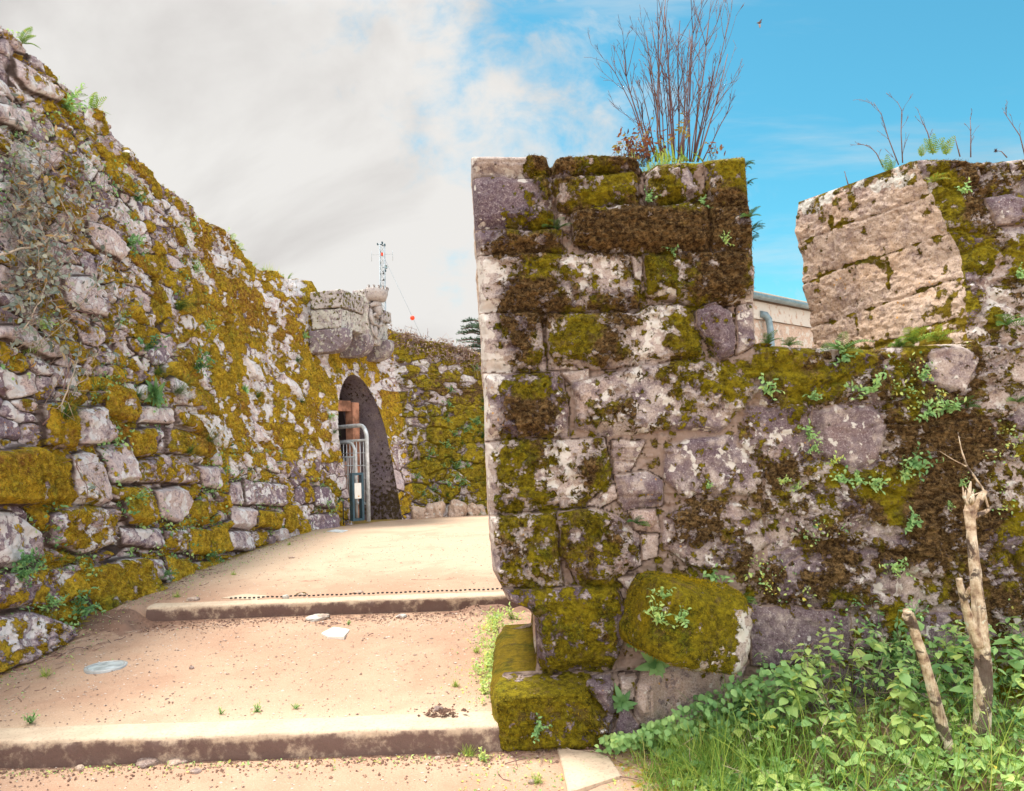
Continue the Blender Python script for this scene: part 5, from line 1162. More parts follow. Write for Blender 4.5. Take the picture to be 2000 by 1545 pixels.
# ------------------------------------------------------------------ undergrowth at the right
def gp(x, y, z=0.0):
    r = ray(x, y); t = (z-CAMZ)/r[2]; return np.array([r[0]*t, r[1]*t, z])
random.seed(500); mb = MB(); mst = MB(); mdry = MB()
def hprof(X, Y):    # height of the leafy growth over the ground
    h = .13+.30*float(sst(np.array(X), .75, 1.4))*float(sst(np.array(Y), 3.35, 3.95))
    h += .12*(vn(np.array(X*1.9), np.array(Y*1.9), 8)-.5)
    return max(.05, float(h))
NL = 0
while NL < 8200:
    Y = random.uniform(2.3, 4.16); X = random.uniform(.55, 3.3)
    lim = 1.12-.26*(Y-2.5)+.08*math.sin(Y*7)
    if X < lim-.15: continue
    if random.random() < .0 or X > Y*.80: continue
    h = hprof(X, Y)*(1 if X > lim+.1 else .6); g0 = gz(X, Y); 
    # the trunk bases stay visible
    tall = random.random()**.45*h
    nleaf = random.choice((4, 6, 8)); base = np.array([X, Y, g0]); top = base+np.array([random.gauss(0, .04), random.gauss(-.03, .04), tall])
    if random.random() < .35: mst.tube([base, (base+top)/2+rv(.01), top], .0018, 3, random.uniform(.3, .9))
    big = random.random(); ti0 = .45+.20*random.gauss(0, 1)+.5*float(fbm(np.array(X), np.array(Y), 2.5, 2, 77))+.12*float(sst(np.array(X), 1.0, 2.0)); big_s = random.choice((.030, .042, .060)); ti0 += .14; ti0 = min(ti0, .74)
    for q in range(nleaf):
        p = base+(top-base)*(1-.45*random.random()*(q > 1)); a = q*2.4+big*6; d = nrm_(np.array([math.cos(a), math.sin(a), random.uniform(-.25, .3)]))
        L = big_s*random.uniform(.8, 1.5)*(.7+.4*(q/nleaf)); ti = ti0+random.gauss(0, .09)
        ti = min(ti, .84)
        if random.random() < .012: ti = .97
        mb.leaf(p, d, up3+rv(.3), L, L*(random.uniform(.62, .82) if big > .3 else random.uniform(.3, .42)), min(max(ti, .02), 1), .22, .35); NL += 1
    if random.random() < .14:
        for q in range(3): mdry.tube([top, top+rv(.02)+up3*.03, top+rv(.035)+up3*.03], .0011, 3, random.uniform(.4, 1))
o = mb.build('leafy_undergrowth', M_LEAF); tag(o, 'bright green and yellowish nettle like undergrowth filling the bottom right corner', 'undergrowth', None, 'stuff')
o = mst.build('undergrowth_stems', M_FERN); tag(o, 'thin stems under the leafy growth at the bottom right', 'stems', None, 'stuff')
o = mdry.build('dry_seed_stalks', M_TWIG); tag(o, 'pinkish dry seed stalks among the nettle leaves', 'stalks', None, 'stuff')
# darker round leaved growth against the wall foot
random.seed(510); mb = MB()
k = 0
while k < 900:
    x = random.uniform(1170, 1560); yb = np.interp(x, [1170, 1300, 1400, 1560], [1470, 1450, 1440, 1400]); yt = np.interp(x, [1170, 1250, 1330, 1420, 1500, 1560], [1440, 1425, 1385, 1330, 1300, 1300])
    y = random.uniform(yt, yb); Y = random.uniform(3.85, 4.14); p = at(x, y, Y)
    if p[2] < gz(p[0], p[1]): continue
    L = random.uniform(.022, .044); mb.leaf(p, nrm_(rv()+np.array([0, -.6, -.3])), nrm_(np.array([0, -.7, .8])+rv(.4)), L, L*.8, min(1, max(0, .30+.28*random.random()+(.15 if x < 1330 else 0))), .2, .35); k += 1
o = mb.build('creeping_leaves', M_LEAF); tag(o, 'darker round leaved creeper crowding the wall foot below the jutting stone', 'creeper', None, 'stuff')
# shrublet on the wall low right
p0 = onfront(1735, 1290); mb = sprig_mesh((-.05, -.5, .9), .34, 22, .46, 520, .10, 20); plant('wall_shrub', mb.mesh('wall_shrub', M_LEAF), p0, 'bushy small leaved shrub growing up the wall left of the cut stem', 'shrub')
# long grass
random.seed(530); mb = MB()
for k in range(3800):
    x = random.gauss(1385, 80); y = random.gauss(1500, 45); p = gp(x, y, .03)
    if p[0] < .52 or p[0] > 1.45 or p[1] > 3.95 or p[1] < 2.7: continue
    d = nrm_(np.array([random.gauss(0, .45), random.gauss(-.1, .4), 1])); L = random.uniform(.10, .26)*(1-.3*(p[0] < .75))
    mb.blade(np.array([p[0], p[1], gz(p[0], p[1])-.01]), d, L, random.uniform(.003, .0065), (random.gauss(0, .3), random.gauss(-.2, .3), -random.uniform(.3, 1.5)), min(1, max(0, random.gauss(.58, .2))), 5)
for k in range(1300):
    x = random.uniform(1400, 2050); y = random.uniform(1330, 1560); p = gp(x, y, .15)
    if p[1] > 4.1 or p[1] < 2.3: continue
    d = nrm_(np.array([random.gauss(0, .5), random.gauss(0, .4), 1])); mb.blade(np.array([p[0], p[1], gz(p[0], p[1])]), d, random.uniform(.18, .50), .005, (random.gauss(0, .4), 0, -random.uniform(.3, 1.2)), min(1, max(0, random.gauss(.5, .18))), 5)
o = mb.build('long_grass', M_GRASS); tag(o, 'long fresh grass blades between the path corner and the nettles', 'grass', None, 'stuff')
# low weeds and moss crumbs on the ground
gt = [(1000,1240,.10,1,'bright yellow green leaf tuft beside the notched pillar foot'),(985,1290,.07,1,'low bright weeds on the ledge behind the mossy corner block'),(930,1285,.06,2,'small star of grass on the lower tread near the pillar'),(890,1340,.05,2,'sparse grass tuft on the lower tread'),(945,1350,.06,1,'leafy tuft at the end of the lower step'),
      (865,1475,.08,2,'grass tuft in front of the lower step right end'),(915,1495,.07,2,'second grass tuft in front of the lower step'),(945,1503,.06,1,'small green herb right of the two tufts by the step'),(990,1445,.12,1,'blue green herb clump at the foot of the mossy corner block'),(1055,1462,.07,1,'small herb right of the blue green clump'),
      (1050,1540,.06,2,'bright grass at the bottom edge of the picture'),(503,1457,.05,1,'green herb growing at the foot of the lower step, middle'),(432,1462,.035,1,'tiny herb left of the middle one at the lower step'),(578,1452,.035,1,'tiny two leaved seedling right of the herb at the lower step'),
      (456,1124,.06,2,'small grass patch on the upper path by the rampart'),(565,1063,.06,2,'grass tuft at the rampart foot further up'),(60,1480,.07,1,'dark weeds in the shade below the lower step at left'),(90,1330,.08,2,'grassy weeds along the rampart foot at left'),(345,1165,.07,2,'short grass where the upper step meets the rampart'),
      (1000,1195,.05,1,'small weed at the right end of the upper step'),(680,1190,.04,1,'tiny weed under the upper step')]
for k, (x, y, s, kd, lb) in enumerate(gt):
    Y = 4.0 if y > 1440 else 5.; p = gp(x, y, .0 if y > 1440 else (.2 if y > 1190 else .40)); p[2] = gz(p[0], p[1])
    mb = sprig_mesh((0, 0, 1), s, 12, (.42 if x in (990, 60) else .62)+.2*(x in (1000, 985, 945)), 540+k, .28, 7) if kd == 1 else tuft_mesh(s, 60, .72, 540+k, .7, .003)
    plant('path_weed' if kd == 1 else 'grass_tuft', mb.mesh('path_weed', M_LEAF if kd == 1 else M_GRASS), p, lb, 'weed', 'weeds on the path')
random.seed(560); mb = MB()
for k in range(2600):
    u_ = random.random()
    if u_ < .35: Y = random.uniform(4.3, 12); X = float(np.interp(Y, [1, 5, 7, 12], [-3.42, -3.37, -3.3, -3.2]))+.05+abs(random.gauss(0, .22))
    elif u_ < .6: X, Y = random.gauss(-.16, .13), random.uniform(4.3, 6.0)
    elif u_ < .85: X, Y = random.uniform(-.3, .75), random.gauss(3.75, .22)
    else: X, Y = random.uniform(-2.9, -.2), YK1-.04-abs(random.gauss(0, .05))
    if Y > YK1-.03 and Y < 4.35: continue
    mb.leaf(np.array([X, Y, gz(X, Y)+.004]), nrm_(rv()+up3*.4), up3+rv(.4), random.uniform(.008, .02), random.uniform(.005, .012), random.choice((.5, .6, .75, .9)), .2, .2)
o = mb.build('ground_herbs', M_LEAF); tag(o, 'scattered tiny green herbs along the path edges', 'ground cover', None, 'stuff')
random.seed(565); mb = MB()
for k in range(150):
    Y = random.uniform(4.35, 6.0); X = -.13-.012*random.random()-abs(random.gauss(0, .07)); z0 = gz(X, Y); hgt = random.uniform(.02, .10)
    for q in range(random.choice((4, 6, 9))): mb.leaf(np.array([X+random.gauss(0, .02), Y+random.gauss(0, .02), z0+hgt*random.random()]), nrm_(rv()+up3*.3), up3+rv(.4), random.uniform(.014, .032), random.uniform(.008, .02), min(1, .78+random.gauss(0, .08)), .2, .3)  # weed leaves tinted bright to paint in the sunlit patch here
    if k % 2 == 0: mb.blade(np.array([X, Y, z0]), nrm_(np.array([random.gauss(0, .4), random.gauss(0, .4), 1])), random.uniform(.05, .12), .006, (0, 0, -.7), .82)
o = mb.build('bright_weeds', M_LEAF); tag(o, 'sunlit yellow green weeds crowding the foot of the pillar cheek', 'weeds', None, 'stuff')
# gravel, crumbs and twigs
random.seed(570)
def crumb(mb, p, r, ti, flat=.6):
    d = rv(); V = []
    for a in ((1, 0, 0), (-1, 0, 0), (0, 1, 0), (0, -1, 0), (0, 0, flat), (0, 0, -flat*.5)): V.append(p+np.array(a)*r*random.uniform(.6, 1.25))
    mb.add(V, [(0, 2, 4), (2, 1, 4), (1, 3, 4), (3, 0, 4), (2, 0, 5), (1, 2, 5), (3, 1, 5), (0, 3, 5)], ti)
mb = MB(); ms = MB()
for k in range(9000):
    u_ = random.random()
    if u_ < .45: Y = random.uniform(3.0, 6.1)
    else: Y = random.uniform(3.0, 11)
    X = random.uniform(-3.2, 1.1 if Y < 4 else -.12)
    crumb(mb, np.array([X, Y, gz(X, Y)+.001]), random.choice((.0025, .003, .004, .007))*random.uniform(.7, 1.4), random.choice((.05, .2, .5, .8, .9)))
for k in range(3000):
    u_ = random.random()
    if u_ < .35: X, Y = random.uniform(-3, -.1), YK1-.03-abs(random.gauss(0, .09))
    elif u_ < .7: X, Y = random.uniform(-2.95, -.05), YK2-.03-abs(random.gauss(0, .13))
    elif u_ < .85: X, Y = random.uniform(-.1, 1.1), 4.15-abs(random.gauss(0, .14))
    else: Y = random.uniform(4.3, 11); X = float(np.interp(Y, [1, 5, 7, 12], [-3.42, -3.37, -3.3, -3.2]))+abs(random.gauss(0, .18))
    crumb(ms, np.array([X, Y, gz(X, Y)+.002]), random.choice((.003, .005, .006, .009))*random.uniform(.7, 1.3), random.choice((.1, .3, .5, .7)), .8)
for cx_, cy_, n_ in ((870, 1472, 160), (1150, 1468, 120)):
    for k in range(n_): p = gp(random.gauss(cx_, 20), random.gauss(cy_, 8), 0); crumb(ms, np.array([p[0], p[1], gz(p[0], p[1])+random.uniform(0, .035)]), random.uniform(.006, .016), random.choice((.1, .2, .4)), .9)
for k in range(420):
    Y = random.uniform(3.1, 10); X = random.uniform(-3.1, 1.0 if Y < 4 else -.15)
    if 4.0 < Y < 4.4 or 6.15 < Y < 6.5: continue
    crumb(mb, np.array([X, Y, gz(X, Y)-.001]), random.uniform(.008, .017), random.choice((.1, .3, .5, .7)), .35)
o = mb.build('gravel', M_PEBBLE, None, False); tag(o, 'fine gravel grains scattered over the sandy path', 'gravel', None, 'stuff')
o = ms.build('soil_crumbs', M_SOIL, None, False); tag(o, 'dark soil crumbs and litter gathered below the steps', 'soil', None, 'stuff')
mb = MB()
for k in range(260):
    u_ = random.random(); X, Y = (random.uniform(-.1, 1.1), random.gauss(3.95, .14)) if u_ < .3 else ((random.uniform(-3, -.1), YK2-.1-abs(random.gauss(0, .15))) if u_ < .6 else (random.uniform(-3.3, -2.9), random.uniform(4.4, 8)))
    if 4.0 < Y < 4.2: continue
    p = np.array([X, Y, gz(X, Y)+.006]); a = random.uniform(0, 3.1); L = random.uniform(.03, .11); d = np.array([math.cos(a), math.sin(a), .1]); mb.tube([p, p+d*L*.5+rv(.006), p+d*L], random.uniform(.0012, .0028), 4, random.random())
o = mb.build('fallen_twigs', M_TWIG); tag(o, 'fallen twigs and dry stalks lying at the path edges', 'twigs', None, 'stuff')
# individual stones on the path: px, py, height of ground there, radius, squash, tint material
ROCKA = dict(moss=.05, brown=.2, tone=.25, warm=.5, rnd=.5, lich=.1, joint=0.0)
rk = [(785,1222,.05,.35,'grey flat stone lying on the lower tread right of the white slab'),(570,1090,.035,.4,'dark little stone on the upper path'),(1000,1230,.026,.7,None),(558,1212,.028,.9,'small white stone standing near the upper step'),(620,1228,.10,.22,'broad flat rock bedded in the lower tread left of the white slab'),
      (375,1308,.018,.6,'tiny dark stone right of the round ground light'),(856,1372,.030,.5,'small dark stone close to the lower step edge'),(700,1200,.05,.35,'reddish flat stone below the upper step'),(376,1215,.055,.4,'pinkish stone below the left end of the upper step'),(155,1525,.025,.6,'pale pebble at the bottom left corner'),
      (290,1512,.075,.3,'flat brown stone in front of the lower step at left'),(345,1510,.06,.3,'second flat brown stone in front of the lower step'),(400,1493,.022,.7,'dark lumpy pebble in front of the lower step'),(382,1532,.028,.4,'whitish flat pebble at the bottom edge'),(970,1230,.035,.7,'smooth brown cobble by the bright leaf tuft'),
      (855,1500,.016,.7,'small grey pebble near the grass tufts'),(590,1205,.045,.4,'mossy stone at the foot of the upper step'),(1040,1540,.02,.5,'pale pebble by the flat slab')]
for k, (x, y, r, sq, lb) in enumerate(rk):
    if lb is None: continue
    zg = 0 if y > 1440 else (.22 if y > 1190 else .4); p = gp(x, y, zg); p[2] = gz(p[0], p[1])
    o, _, _ = boulder('loose_stone', (p[0], p[1], p[2]+r*sq*.25), (r, r*.8, r*sq), 900+k*7, M_SIDE, dict(ROCKA, tone=.1+.7*hsh(k, 4), lich=.9 if 'white' in lb else .0, warm=float(hsh(k, 6)), moss=.5 if 'mossy' in lb else .0), None, 26, 2.3, .2, random.uniform(0, 3), 0, .1)
    tag(o, lb, 'stone', 'loose stones on the path')
# boulders at the rampart foot
bf = [(205,1240,.17,.3,'long pale low stone at the rampart foot right of the trailing herb'),(140,1262,.10,.5,'rounded pale stone left of the long one at the rampart foot'),(75,1300,.16,.4,'pale stone half buried at the rampart foot near the round light'),(20,1330,.13,.5,'lowest pale stone at the left picture edge'),
      (300,1140,.07,.9,'small angular stone in the gap beside the big square mossy block'),(322,1142,.05,.9,'little grey stone right of the angular one'),(180,1188,.09,.9,'mossy round stone left of the big square mossy block'),(660,1010,.10,.6,None),(555,1055,.12,.5,None),
      (812,992,.22,.75,'pinkish boulder left of the pale one under the far rampart'),(850,1002,.24,.8,'pale smooth boulder under the far rampart'),(892,995,.26,.7,'pink broken boulder in the middle of the row under the far rampart'),(922,992,.16,.95,'upright pinkish boulder second from the right in the row'),(938,998,.13,1.0,'pale pointed boulder at the right end of the row'),(826,1007,.20,.3,'low flat stone under the left boulders')]
for k, (x, y, r, sq, lb) in enumerate(bf):
    if lb is None: continue
    if x < 700:
        p, n = onleft(x, y); c = p+n*(-.02)
    else:
        p, n = wall_pt(np.array([0.]), np.array([0.])); 
        cand = np.where(ss > S_BEND-.2)[0]; j = cand[np.argmin(np.abs(project(PB[60, cand])[0]-x))]; c = PB[60, j]+NB[60, j]*.05; c = c.copy(); c[2] = gz(c[0], c[1])+r*sq*.55; n = NB[60, j]
    o, _, _ = boulder('foot_stone', tuple(c), (r*.72, r*.8, r*sq) if x > 700 else (r*.55, r, r*sq), 1100+k*7, M_SIDE if x > 700 else M_FAR, dict(ROCKA, tone=.3*hsh(k, 3), warm=.8, lich=.4, moss=.75 if 'mossy' in lb else .1, brown=-.2), None, 40, 3.4, .42, random.uniform(-.5, .5), random.uniform(-.5, .5), .10)
    tag(o, lb, 'stone', 'stones at the rampart foot')
# white slab and flat slab
def slab_obj(name, pts, zg, th, mat, label, cat):
    P_ = [gp(x, y, zg) for x, y in pts]; c = sum(P_)/len(P_); h = gz(c[0], c[1]); n = len(P_); V = []
    for s_, dz in ((1.0, -.02), (1.0, th*.6), (.95, th)):
        for p in P_: q = c+(p-c)*s_; V.append((q[0], q[1], h+dz))
    mb = MB(); mb.add(V, [tuple(range(2*n, 3*n))]+[(i+r*n, (i+1) % n+r*n, (i+1) % n+(r+1)*n, i+(r+1)*n) for i in range(n) for r in (0, 1)]); o = mb.build(name, mat, None, False); return tag(o, label, cat)
slab_obj('white_slab', [(628,1243),(652,1231),(683,1236),(672,1249),(640,1249)], .26, .012, M_WHITE, 'white angular slab lying flat in the middle of the lower tread', 'slab')
slab_obj('path_slab', [(1088,1480),(1150,1488),(1190,1498),(1215,1535),(1110,1570),(1100,1520)], .0, .015, M_KERB, 'flat worn paving slab at the foot of the wall by the bottom edge', 'slab')
slab_obj('path_slab', [(432,1168),(480,1160),(522,1164),(500,1172)], .40, .006, M_KERB, 'flat pale slab flush with the upper path behind the step', 'slab')
slab_obj('far_cover', [(638,1039),(655,1035),(680,1037),(668,1041)], .37, .008, M_GALV, 'small pale metal cover set in the upper path below the gate', 'cover')
# round ground light
p = gp(207, 1293, .24); p = gp(207, 1293, gz(p[0], p[1])+.02); h = gz(p[0], p[1])+.004; gl = empty('ground_light', (p[0], p[1], h), 'round recessed ground light with a white rim on the lower tread', 'lamp')
def ring(rs, zs, n=48, m_=None):
    V = [(p[0]+r*math.cos(a), p[1]+r*math.sin(a), h+z) for r, z in zip(rs, zs) for a in np.linspace(0, 2*math.pi, n, endpoint=False)]
    F = [(i*n+j, i*n+(j+1) % n, (i+1)*n+(j+1) % n, (i+1)*n+j) for i in range(len(rs)-1) for j in range(n)]; return V, F
mb = MB(); V, F = ring([.128, .128, .122, .110, .106], [-.03, .001, .003, .003, .0]); mb.add(V, F); mb.build('rim', mat_plain('brushed_rim', (.42, .44, .45), .4, .1, .1), gl)
mb = MB(); V, F = ring([.105, .07, .03, .001], [.001, .003, .004, .004]); mb.add(V, F); mb.build('lens', M_GLASS, gl)
for k in range(3):
    a = k*2.1+.3; mb = MB(); q = np.array([p[0]+.128*math.cos(a), p[1]+.128*math.sin(a), h+.003]); q[:2] = p[:2]+(q[:2]-p[:2])*.92; mb.tube([q, q+up3*.004], .006, 8); mb.build('screw', M_GALV, gl)
# ------------------------------------------------------------------ dead sapling
random.seed(600)
def limb(name, pts, rs, par, seed, k=14):
    """tapering limb through (px, py, Y) points with knots"""
    C = [at(x, y, Y) for x, y, Y in pts]; Q = []; Rr = []
    for i in range(len(C)-1):
        for t in np.linspace(0, 1, 12, endpoint=False): Q.append(C[i]*(1-t)+C[i+1]*t); Rr.append(rs[i]*(1-t)+rs[i+1]*t)
    Q.append(C[-1]); Rr.append(rs[-1]); Q = np.array(Q); w_ = np.hanning(9); w_ /= w_.sum()
    for a in range(3): Q[:, a] = np.convolve(np.concatenate([2*Q[0, a]-Q[4:0:-1, a], Q[:, a], 2*Q[-1, a]-Q[-2:-6:-1, a]]), w_, 'valid')
    n = len(Q); V = []
    for i in range(n):
        t = nrm_(Q[min(i+1, n-1)]-Q[max(i-1, 0)]); a = nrm_(np.cross(t, [.1, 1, .1])); b = np.cross(t, a)
        for j in range(k):
            th = 2*math.pi*j/k; r = Rr[i]*.76*(1+.30*float(vn(np.array(th*1.3+seed), np.array(i*.35), 3)-.5)+.22*float(max(0, vn(np.array(th+9.), np.array(i*.22+seed), 5)-.78)*4))
            V.append(Q[i]+r*(math.cos(th)*a+math.sin(th)*b))
    F = [(i*k+j, i*k+(j+1) % k, (i+1)*k+(j+1) % k, (i+1)*k+j) for i in range(n-1) for j in range(k)]+[tuple(range(k))[::-1], tuple((n-1)*k+j for j in range(k))]
    mb = MB(); mb.add(V, F); return mb.build(name, M_BARK, par)
sap = empty('dead_sapling', tuple(gp(1905, 1500, .05)), 'dead pale barked sapling with cut stems standing in front of the battlement wall', 'tree')
limb('trunk', [(1908,1530,3.55),(1917,1440,3.55),(1922,1300,3.56),(1908,1150,3.56),(1898,1050,3.57),(1893,995,3.58)], [.060,.052,.045,.033,.027,.030], sap, 1)
limb('trunk_fork', [(1893,1005,3.58),(1910,980,3.57),(1925,958,3.56)], [.030,.026,.012], sap, 2)
limb('trunk_fork', [(1892,1000,3.58),(1893,965,3.58),(1896,940,3.58)], [.026,.014,.004], sap, 5, 8)
for q_ in range(7):
    a_ = at(1893+random.gauss(0, 6), 985, 3.57); mb = MB(); mb.tube([a_, a_+np.array([random.gauss(0, .012), random.gauss(0, .01), .03]), a_+np.array([random.gauss(0, .025), random.gauss(0, .02), random.uniform(.05, .09)])], [.009, .006, .0008], 5); mb.build('splinter', M_BARK, sap)
limb('side_branch', [(1898,1010,3.58),(1925,1000,3.60),(1938,990,3.62)], [.018,.013,.008], sap, 3, 10)
limb('dead_twig', [(1930,992,3.61),(1920,955,3.60),(1888,910,3.58),(1878,880,3.57),(1871,845,3.56)], [.007,.007,.006,.004,.002], sap, 4, 7)
limb('dead_twig', [(1889,912,3.58),(1862,898,3.57),(1835,881,3.56)], [.004,.003,.0015], sap, 6, 6)
limb('cut_branch', [(1912,1260,3.54),(1893,1210,3.52),(1880,1165,3.50),(1873,1130,3.49)], [.038,.026,.019,.017], sap, 7)
limb('branch_stub', [(1882,1175,3.50),(1890,1158,3.47),(1894,1148,3.45)], [.014,.012,.009], sap, 8, 10)
limb('leaning_stem', [(1880,1540,3.50),(1855,1470,3.49),(1835,1400,3.48),(1812,1310,3.47),(1792,1250,3.46),(1776,1198,3.45)], [.050,.036,.031,.028,.027,.025], sap, 9)
limb('stem_stub', [(1778,1215,3.45),(1772,1205,3.44),(1772,1192,3.43)], [.028,.030,.022], sap, 10, 12)
mb = sprig_mesh((.3, -.1, .9), .09, 8, .42, 610, .25, 8); plant('leafy_sprig', mb.mesh('leafy_sprig', M_LEAF), at(1782, 1205, 3.47), 'dark leafy sprig at the top of the leaning cut stem', 'plant')
# ------------------------------------------------------------------ building glimpsed through the notch
bA = at(1440, 572, 13.6); dB = np.array([1.6, 1.5, 0.]); dB /= np.linalg.norm(dB); nB_ = np.array([dB[1], -dB[0], 0.]); MBm = np.stack([dB, nB_, up3], 1); ZB = float(bA[2])
def bl(t, n, z): return np.array([bA[0], bA[1], 0])+dB*t+nB_*n+up3*z
hb = empty('stone_building', tuple(bl(3, -2, .3)), 'pale weathered stone building with a grey blue gutter seen through the notch', 'building')
def wallsheet(name, t0, t1, z0, z1, n_, seed, tone, lich):
    T_, Z_ = np.meshgrid(np.linspace(t0, t1, 220), np.linspace(z0, z1, 90)); r_ = fbm(T_, Z_, 3, 4, seed)*.03; jj = np.maximum(np.exp(-(((T_+fbm(T_, Z_, 2, 2, 9)*.1) % 1.1-.5)/.02)**2), np.exp(-((Z_ % .62-.3)/.018)**2))*.7
    V = bl(0, 0, 0)+T_[..., None]*dB+(n_+r_-jj*.01)[..., None]*nB_+Z_[..., None]*up3
    link(name, npmesh(name, V.reshape(-1, 3), [gridfaces(90, 220)], M_SIDE, dict(moss=.05+0*T_, brown=.2+0*T_, tone=tone+fbm(T_, Z_, 1.2, 3, seed+4)*.6, warm=.4+0*T_, rnd=.5+0*T_, lich=lich+0*T_, joint=jj)).reshape if False else npmesh(name, V.reshape(-1, 3), [gridfaces(90, 220)], M_SIDE, fl(dict(moss=.05+0*T_, brown=.2+0*T_, tone=tone+fbm(T_, Z_, 1.2, 3, seed+4)*.6, warm=.4+0*T_, rnd=.5+0*T_, lich=lich+0*T_, joint=jj))), hb)
wallsheet('wall', -.6, 9, -.2, ZB-.42, 0, 620, .1, .5); wallsheet('frieze', -.6, 9, ZB-.42, ZB-.10, .05, 630, .3, .9)
mb = MB(); mb.box(bl(4.2, -1.0, (ZB-.2)/2), (4.8, .95, ZB/2), MBm, bev=.01); mb.build('core', M_SIDE, hb, False)
mb = MB(); mb.box(bl(4.2, -.15, ZB+.03), (4.85, .27, .03), MBm, bev=.2); mb.build('coping', M_WHITE if False else M_KERB, hb, False)
mb = MB()
gs = [(-.07, .0), (-.065, -.05), (-.03, -.085), (.03, -.085), (.065, -.05), (.07, 0), (.06, 0), (.05, -.045), (.0, -.07), (-.05, -.045), (-.06, 0)]
V = [bl(t, .15+a, ZB-.0+b) for t in (-.6, 9) for a, b in gs]; n = len(gs); mb.add(V, [(i, (i+1) % n, (i+1) % n+n, i+n) for i in range(n)]+[tuple(range(n)), tuple(range(n, 2*n))[::-1]]); mb.build('gutter', M_ZINC, hb)
tD = 0.0; xs_ = [(t, project(bl(t, .1, ZB-.5)[None])[0][0]) for t in np.linspace(-1, 4, 200)]; tD = min(xs_, key=lambda q_: abs(q_[1]-1497))[0]
mb = MB(); mb.tube([bl(tD-.12, .06, ZB-.33), bl(tD-.02, .10, ZB-.34), bl(tD+.03, .13, ZB-.42), bl(tD+.05, .14, ZB-.6), bl(tD+.06, .14, ZB-1.2), bl(tD+.06, .14, 0)], .062, 12); mb.build('drainpipe', M_ZINC, hb)
# ------------------------------------------------------------------ mast with guy wire and red ball
YM = 80.; m0 = at(751, 640, YM); mtop = at(746, 476, YM); ZT = float(mtop[2]); ms_ = empty('antenna_mast', (m0[0], YM, -2), 'tall slender lattice antenna mast rising behind the carved box', 'mast')
mx = float(m0[0])-.12
mb = MB(); hw_ = .24
cor = [np.array([mx+hw_*a, YM+hw_*b, 0]) for a, b in ((-1, -1), (1, -1), (1, 1), (-1, 1))]
lean = (mtop[0]-mx)/(ZT-m0[2])
cm_ = lambda c, z: c+np.array([lean*(z-m0[2]), 0, z])
for c in cor: mb.tube([cm_(c, 0), cm_(c, ZT)], .045, 5)
mb.build('mast_leg', M_MAST, ms_)
mb = MB(); z = 4.; i = 0
while z < ZT-.6:
    for a in range(4): mb.tube([cm_(cor[a], z+(0 if (i+a) % 2 else .6)), cm_(cor[(a+1) % 4], z+(.6 if (i+a) % 2 else 0))], .022, 4); mb.tube([cm_(cor[a], z), cm_(cor[(a+1) % 4], z)], .02, 4)
    z += .6; i += 1
mb.build('lattice', M_MAST, ms_)
for dx, py, r_, m_ in ((-.55, 478, .16, M_TEAL), (.45, 480, .20, M_TEAL), (.1, 476, .22, M_TEAL), (.05, 498, .28, M_RED), (.6, 523, .30, M_ZINC), (.5, 530, .18, M_TEAL), (.25, 535, .15, M_BLACK), (.25, 548, .15, M_BLACK)):
    zc = float(at(748, py, YM)[2]); r_ *= .6; dx *= .75; mb = MB(); c = cm_(np.array([mx, YM-.3, 0]), zc)+np.array([dx, 0, 0]); mb.box(c, (r_*.6, .12, r_), bev=.3); mb.tube([c, c-np.array([dx, -.3, 0])], .05, 5); mb.build('antenna', m_, ms_)
for sx in (-1, 1):
    mb = MB(); c = cm_(np.array([mx, YM, 0]), float(at(748, 497, YM)[2])); mb.tube([c, c+np.array([sx*1.1, 0, 0])], .015, 4); mb.tube([c+np.array([sx*1.1, 0, -.7]), c+np.array([sx*1.1, 0, .4])], .02, 4); mb.build('dipole', M_MAST, ms_)
g0_, g1_ = at(749, 500, YM), at(860, 734, YM)
mb = MB(); mb.tube([g0_, g1_], .02, 4); mb.build('guy_wire', M_MAST, ms_)
mb = MB(); pb = at(805.5, 621, YM)
th, ph = np.meshgrid(np.linspace(0, math.pi, 14), np.linspace(0, 2*math.pi, 25), indexing='ij'); r_ = .24
V = np.stack([pb[0]+r_*np.sin(th)*np.cos(ph), pb[1]+r_*np.sin(th)*np.sin(ph), pb[2]+r_*np.cos(th)], -1).reshape(-1, 3); mb.add(V, gridfaces(14, 25).tolist()); o = mb.build('marker_ball', M_RED, ms_)
o['label'] = 'red marker ball on the guy wire'
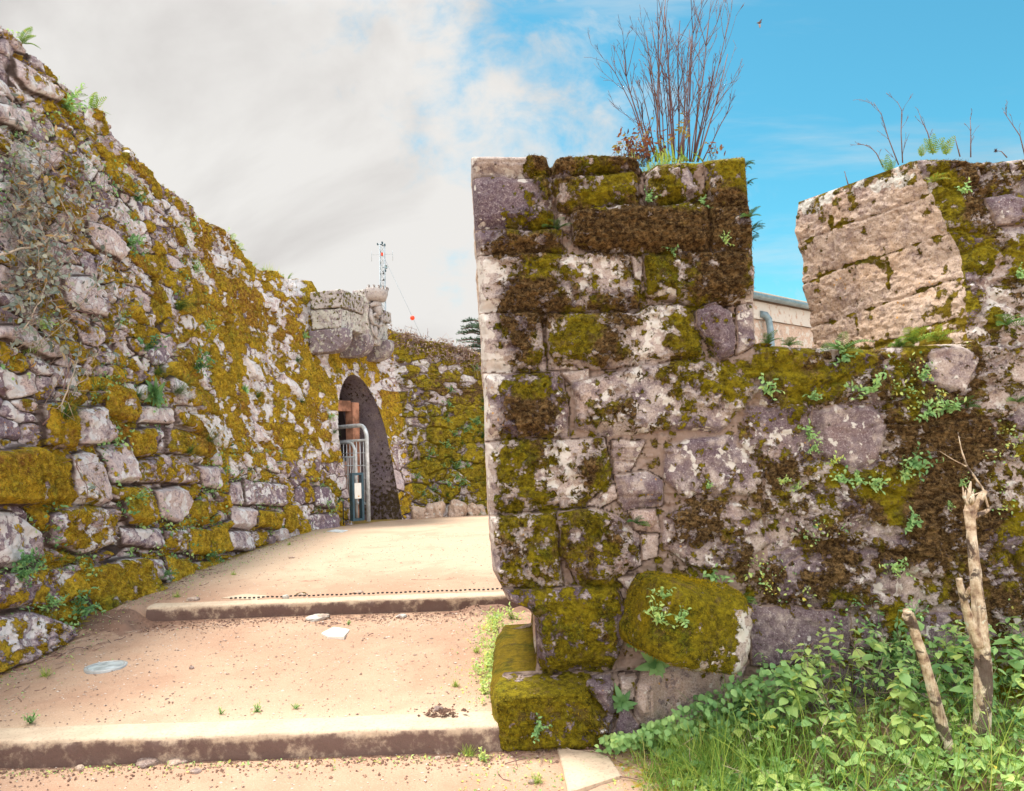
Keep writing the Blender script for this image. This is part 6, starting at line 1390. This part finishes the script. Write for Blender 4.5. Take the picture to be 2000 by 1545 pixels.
# ------------------------------------------------------------------ conifer behind the far rampart
random.seed(700); YC = 30.; tc_ = at(965, 700, YC); con = empty('cedar_tree', (tc_[0], YC, 0), 'dark cedar tree with layered branches behind the far rampart, half hidden by the pillar', 'tree')
ztc = float(at(965, 615, YC)[2]); mb = MB(); mb.tube([(tc_[0], YC, -.3), (tc_[0]+.05, YC, ztc*.5), (tc_[0], YC, ztc)], [.22, .14, .03], 9, .4); mb.build('trunk', M_TWIG, con)
mb = MB(); mn = MB()
for k in range(110):
    z = random.uniform(2.6, ztc-.1); L = 1.0+(ztc-z)*.42*random.uniform(.7, 1.15); a = random.uniform(0, 6.28) if k > 14 else random.uniform(2.6, 3.7)
    b0 = np.array([tc_[0], YC, z]); d = np.array([math.cos(a), math.sin(a), .15]); Q = [b0+d*L*t+up3*(.12*math.sin(t*3)-.10*t*t*L*.5) for t in np.linspace(0, 1, 8)]; mb.tube(Q, [.035*(1-.8*t) for t in np.linspace(0, 1, 8)], 4, .2)
    for q in range(34):
        t = random.uniform(.2, 1); p = b0+d*L*t+up3*(.12*math.sin(t*3)-.10*t*t*L*.5); s = nrm_(np.cross(d, up3)*random.choice((-1, 1))+d*.6+up3*random.uniform(-.1, .35)); l = random.uniform(.15, .4)*(1.1-t*.6)
        mn.tube([p, p+s*l], .012, 3, .3)
        for r in range(6): pp = p+s*l*random.random(); mn.blade(pp, nrm_(s+rv(.6)+up3*.3), .09, .022, (0, 0, 0), random.uniform(.1, .9), 1)
mb.build('branch', M_TWIG, con); mn.build('needles', M_PINE, con)
# ------------------------------------------------------------------ bird
c = at(1483, 45, 14.); brd = empty('bird', tuple(c), 'small dark bird flying in the blue sky right of the bare shrub', 'bird')
sx_ = at(1484, 45, 14.)[0]-c[0]
def bp(x, y, dz=0): return at(x, y, 14.+dz)
mb = MB(); mb.tube([bp(1478.0, 44.8), bp(1481, 44.6), bp(1483.5, 44.3), bp(1485.2, 43.8), bp(1486.2, 43.4), bp(1487.8, 43.3)], [.004, .014, .020, .016, .012, .002], 8, .25); mb.build('body', M_BIRD, brd)
def wing(pts, ti):
    mb = MB(); P_ = [bp(*p) for p in pts]; n = len(P_); c_ = sum(P_)/n; mb.add(P_+[p+np.array([0, .008, .0]) for p in P_], [tuple(range(n)), tuple(range(n, 2*n))[::-1]]+[(i, i+n, (i+1) % n+n, (i+1) % n) for i in range(n)], ti); mb.build('wing', M_BIRD, brd)
wing([(1482, 44), (1483, 41.5), (1486, 38.5), (1488.8, 37), (1488.3, 39), (1486.5, 41.5), (1485.5, 43.8)], [.1]*7+[.1]*7 and .15)
wing([(1481.3, 44.8), (1482, 49), (1483.2, 53), (1484.4, 54.8), (1485.6, 53), (1485.9, 49), (1485, 45)], .75)
mb = MB(); P_ = [bp(1478.6, 44.2), bp(1477.8, 45.5), bp(1480.5, 45.2)]; mb.add(P_+[p+np.array([0, .006, 0]) for p in P_], [(0, 1, 2), (5, 4, 3), (0, 3, 4, 1), (1, 4, 5, 2), (2, 5, 3, 0)], .05); mb.build('tail', M_BIRD, brd)
